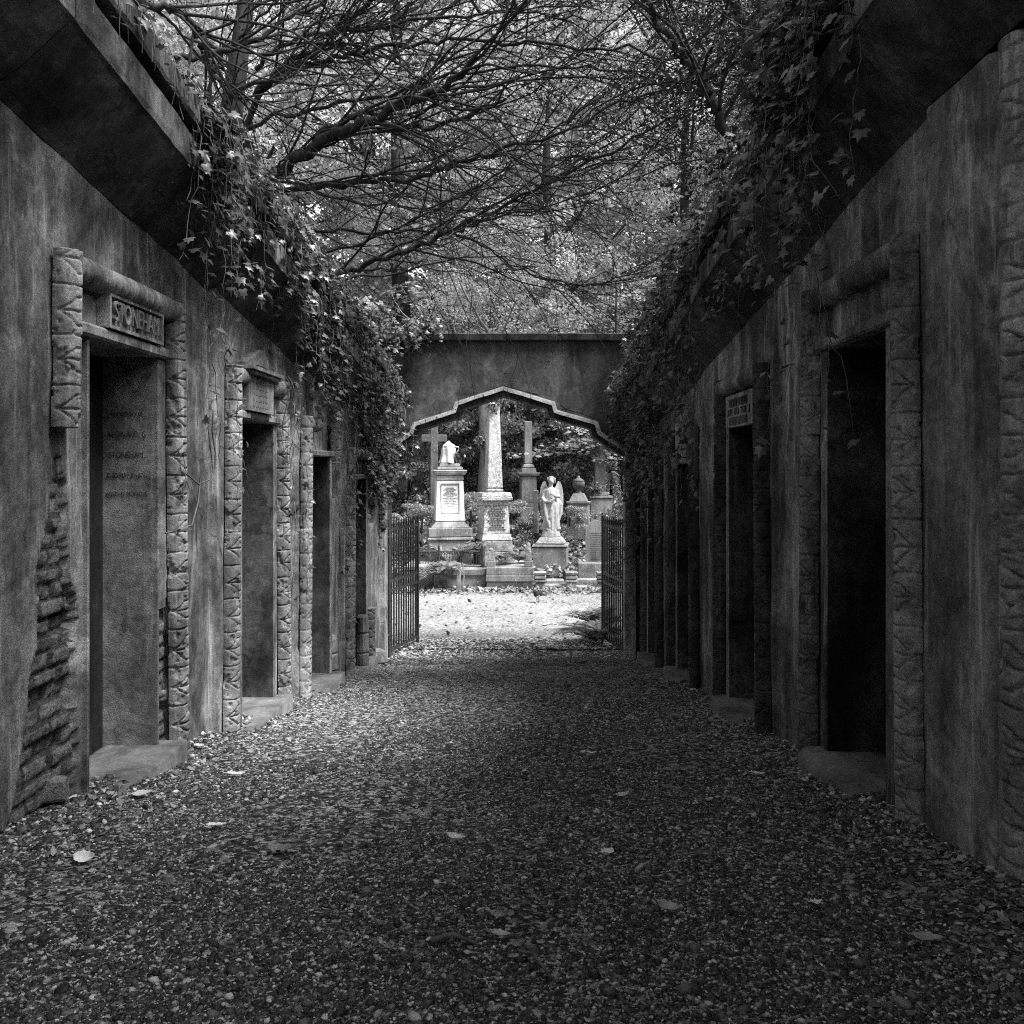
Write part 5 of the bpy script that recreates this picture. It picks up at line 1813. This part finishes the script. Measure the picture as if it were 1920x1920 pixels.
x_, y_, z_ = V0[..., 0] * ca - V0[..., 1] * sa, V0[..., 0] * sa + V0[..., 1] * ca, V0[..., 2]
V = np.stack([x_ + X[:, None], y_ + Y[:, None], z_ + tl * x_ + Z[:, None]], -1).reshape(-1, 3)
F = (ICF[None] + (np.arange(n) * 12)[:, None, None]).reshape(-1, 3)
structure(build("path_pebbles", V, F, M_PEB, None, np.repeat(rng.uniform(0, 1, n) ** 2.4, 12)), "stuff")
n = 16000
Y = 11.2 + 2.9 * rng.uniform(size=n) ** .6
X = rng.uniform(-2.0, 1.5, n)
a3 = np.exp(rng.normal(math.log(.011), .4, n))
V0 = ICO[None] * (1 + rng.normal(size=(n, 12, 1)) * .16) * a3[:, None, None] * np.array([1.2, 1.1, .55])
V = (V0 + np.stack([X, Y, np.maximum(ground_noise(X, Y), np.where(Y > 13.2, ZR + .02, -9))], -1)[:, None, :]).reshape(-1, 3)
F = (ICF[None] + (np.arange(n) * 12)[:, None, None]).reshape(-1, 3)
structure(build("gateway_pebbles", V, F, M_PEB, None, np.repeat(np.clip(rng.uniform(-.1, 1.0, n) + (Y - 12.9) * .3, 0, 1), 12)), "stuff")
# crumbs of leaf and twig between the stones
n = 13000
Y = 1.85 / (1 - rng.uniform(0, 1, n) * .85); X = rng.uniform(-2.02, 1.56, n)
w_ = rng.uniform(size=n) < .35
X = np.where(w_, np.where(rng.uniform(size=n) < .5, -2.0 + np.abs(rng.normal(size=n)) * .25, 1.55 - np.abs(rng.normal(size=n)) * .25), X)
V, F, T = scatter(LEAF_V, LEAF_F, np.stack([X, Y, ground_noise(X, Y) + .006], -1), np.array([0, 0, 1.0]) + rng.normal(size=(n, 3)) * .35, rndunit(rng, n), rng.uniform(.005, .017, n) * (1 + .06 * Y) * np.where(w_, 2.3, 1), rng.uniform(0, 1, n) ** 1.5)
structure(build("leaf_litter", V, F, M_LITTER, None, T), "stuff")


# ------------------------------------------------------------------ single fallen leaves and twigs one can point to
def fallen_leaf(px, py, L, wid, curl, rz, tone, label, tilt=0.0):
    q = on_ground(px, py)
    n = 12; m_ = 7
    t = np.linspace(0, 1, n); s_ = np.linspace(-1, 1, m_)
    T, S = np.meshgrid(t, s_)
    w = wid * np.sin(np.pi * T ** .8) ** .8 * (1 - .12 * np.cos(T * 25) * (np.abs(S) > .9))
    x = (T - .5) * L; y = S * w * .5
    z = curl * L * (2 * T - 1) ** 2 + .45 * np.abs(y) * (.4 + curl * 3) - .004 * (np.abs(S) < .1) + (fbm(T * 5, S * 3, int(px)) - .5) * .012
    V = np.stack([x, y, z + .008], -1).reshape(-1, 3)
    i = np.arange(m_ - 1)[:, None] * n; j = np.arange(n - 1)[None, :]
    F = np.stack([i + j, i + j + 1, i + n + j + 1, i + n + j], -1).reshape(-1, 4)
    nv = len(V)
    sv, sf = tube_np(np.array([(-.5 * L - L * .22, .006, .012 + curl * L * 1.3), (-.5 * L - L * .1, 0, .008 + curl * L), (-.5 * L + .01, 0, .008 + curl * L)]), np.array([.0013, .0016, .002]), 4)
    V = np.concatenate([V, sv]); F = np.concatenate([F, sf + nv])
    o = build("fallen_leaf", V, F, M_DEAD, None, np.full(len(V), tone), True)
    o.location = (q[0], q[1], float(ground_noise(q[0], q[1])) + .010)
    o.rotation_euler = (tilt, 0, rz)
    tag(o, label, "leaf", "fallen leaves on the gravel")


fallen_leaf(405, 1556, .085, .040, .05, .15, 1.0, "pale pointed leaf lying flat below the brick step")
fallen_leaf(160, 1622, .075, .05, .28, .1, .9, "pale leaf folded upright near the crumbled brick corner", .5)
fallen_leaf(530, 1602, .12, .035, .16, .1, .15, "long dark leaf curled at one end", .3)
fallen_leaf(855, 1582, .08, .045, .22, -.3, .75, "pale ribbed leaf curled like a boat in the middle of the path")
fallen_leaf(1165, 1494, .08, .026, .12, .5, .9, "slim pale leaf standing on edge past mid path", .5)
fallen_leaf(1140, 1606, .055, .05, .2, .8, 1.0, "small round bright leaf in front of the slim one")
fallen_leaf(1420, 1457, .075, .04, .15, -.2, .85, "pale wrinkled leaf close to the rounded doorstep")
fallen_leaf(1840, 1618, .085, .06, .1, -.4, .95, "large pale leaf under the tall carved pillar")
fallen_leaf(1255, 1712, .075, .055, .25, -.6, .4, "crumpled grey leaf cupped over its own shadow")
fallen_leaf(1530, 1706, .04, .032, .15, .3, 1.0, "tiny white leaf alone on dark gravel")
fallen_leaf(940, 1757, .07, .028, .1, -.35, .55, "narrow greyish leaf low in the middle of the path")
fallen_leaf(1740, 1782, .085, .05, .1, -.15, .35, "dull brown leaf pressed flat among pebbles")
fallen_leaf(442, 1454, .10, .05, .08, .05, .8, "broad flat leaf beside the pale vault's foot")
fallen_leaf(1110, 1414, .06, .035, .2, .2, .85, "small curled leaf farther up the path")
fallen_leaf(265, 1502, .09, .045, .1, .6, .5, "grey leaf resting against the front of the stone doorstep", .2)
fallen_leaf(1330, 1502, .045, .03, .15, .9, .7, "small grey leaf between mid path and the shaded doorstep")
fallen_leaf(375, 1415, .09, .04, .12, -.5, .6, "folded leaf in the litter between the two pale vaults")


def twig(pts, r, label):
    p = np.array([on_ground(a, b) for a, b in pts])
    p[:, 2] = ground_noise(p[:, 0], p[:, 1]) + .012
    p[len(p) // 2, 2] += .02
    V, F = tube_np(p, np.linspace(r, r * .5, len(p)), 6)
    o = build("twig", V, F, M_STEM, None, np.full(len(V), .5), True)
    tag(o, label, "twig", "twigs on the gravel")


twig([(1418, 1400), (1435, 1388), (1448, 1376), (1452, 1368)], .006, "pale bent twig leaning by the black vault doorway")
twig([(800, 1408), (860, 1412), (905, 1420)], .006, "dark straight twig lying across the middle of the path")
twig([(975, 1785), (1000, 1810), (1035, 1845)], .006, "dark thin twig slanting low on the path")
twig([(810, 1772), (850, 1775), (890, 1772)], .009, "thick short stick lying level near the path's near end")
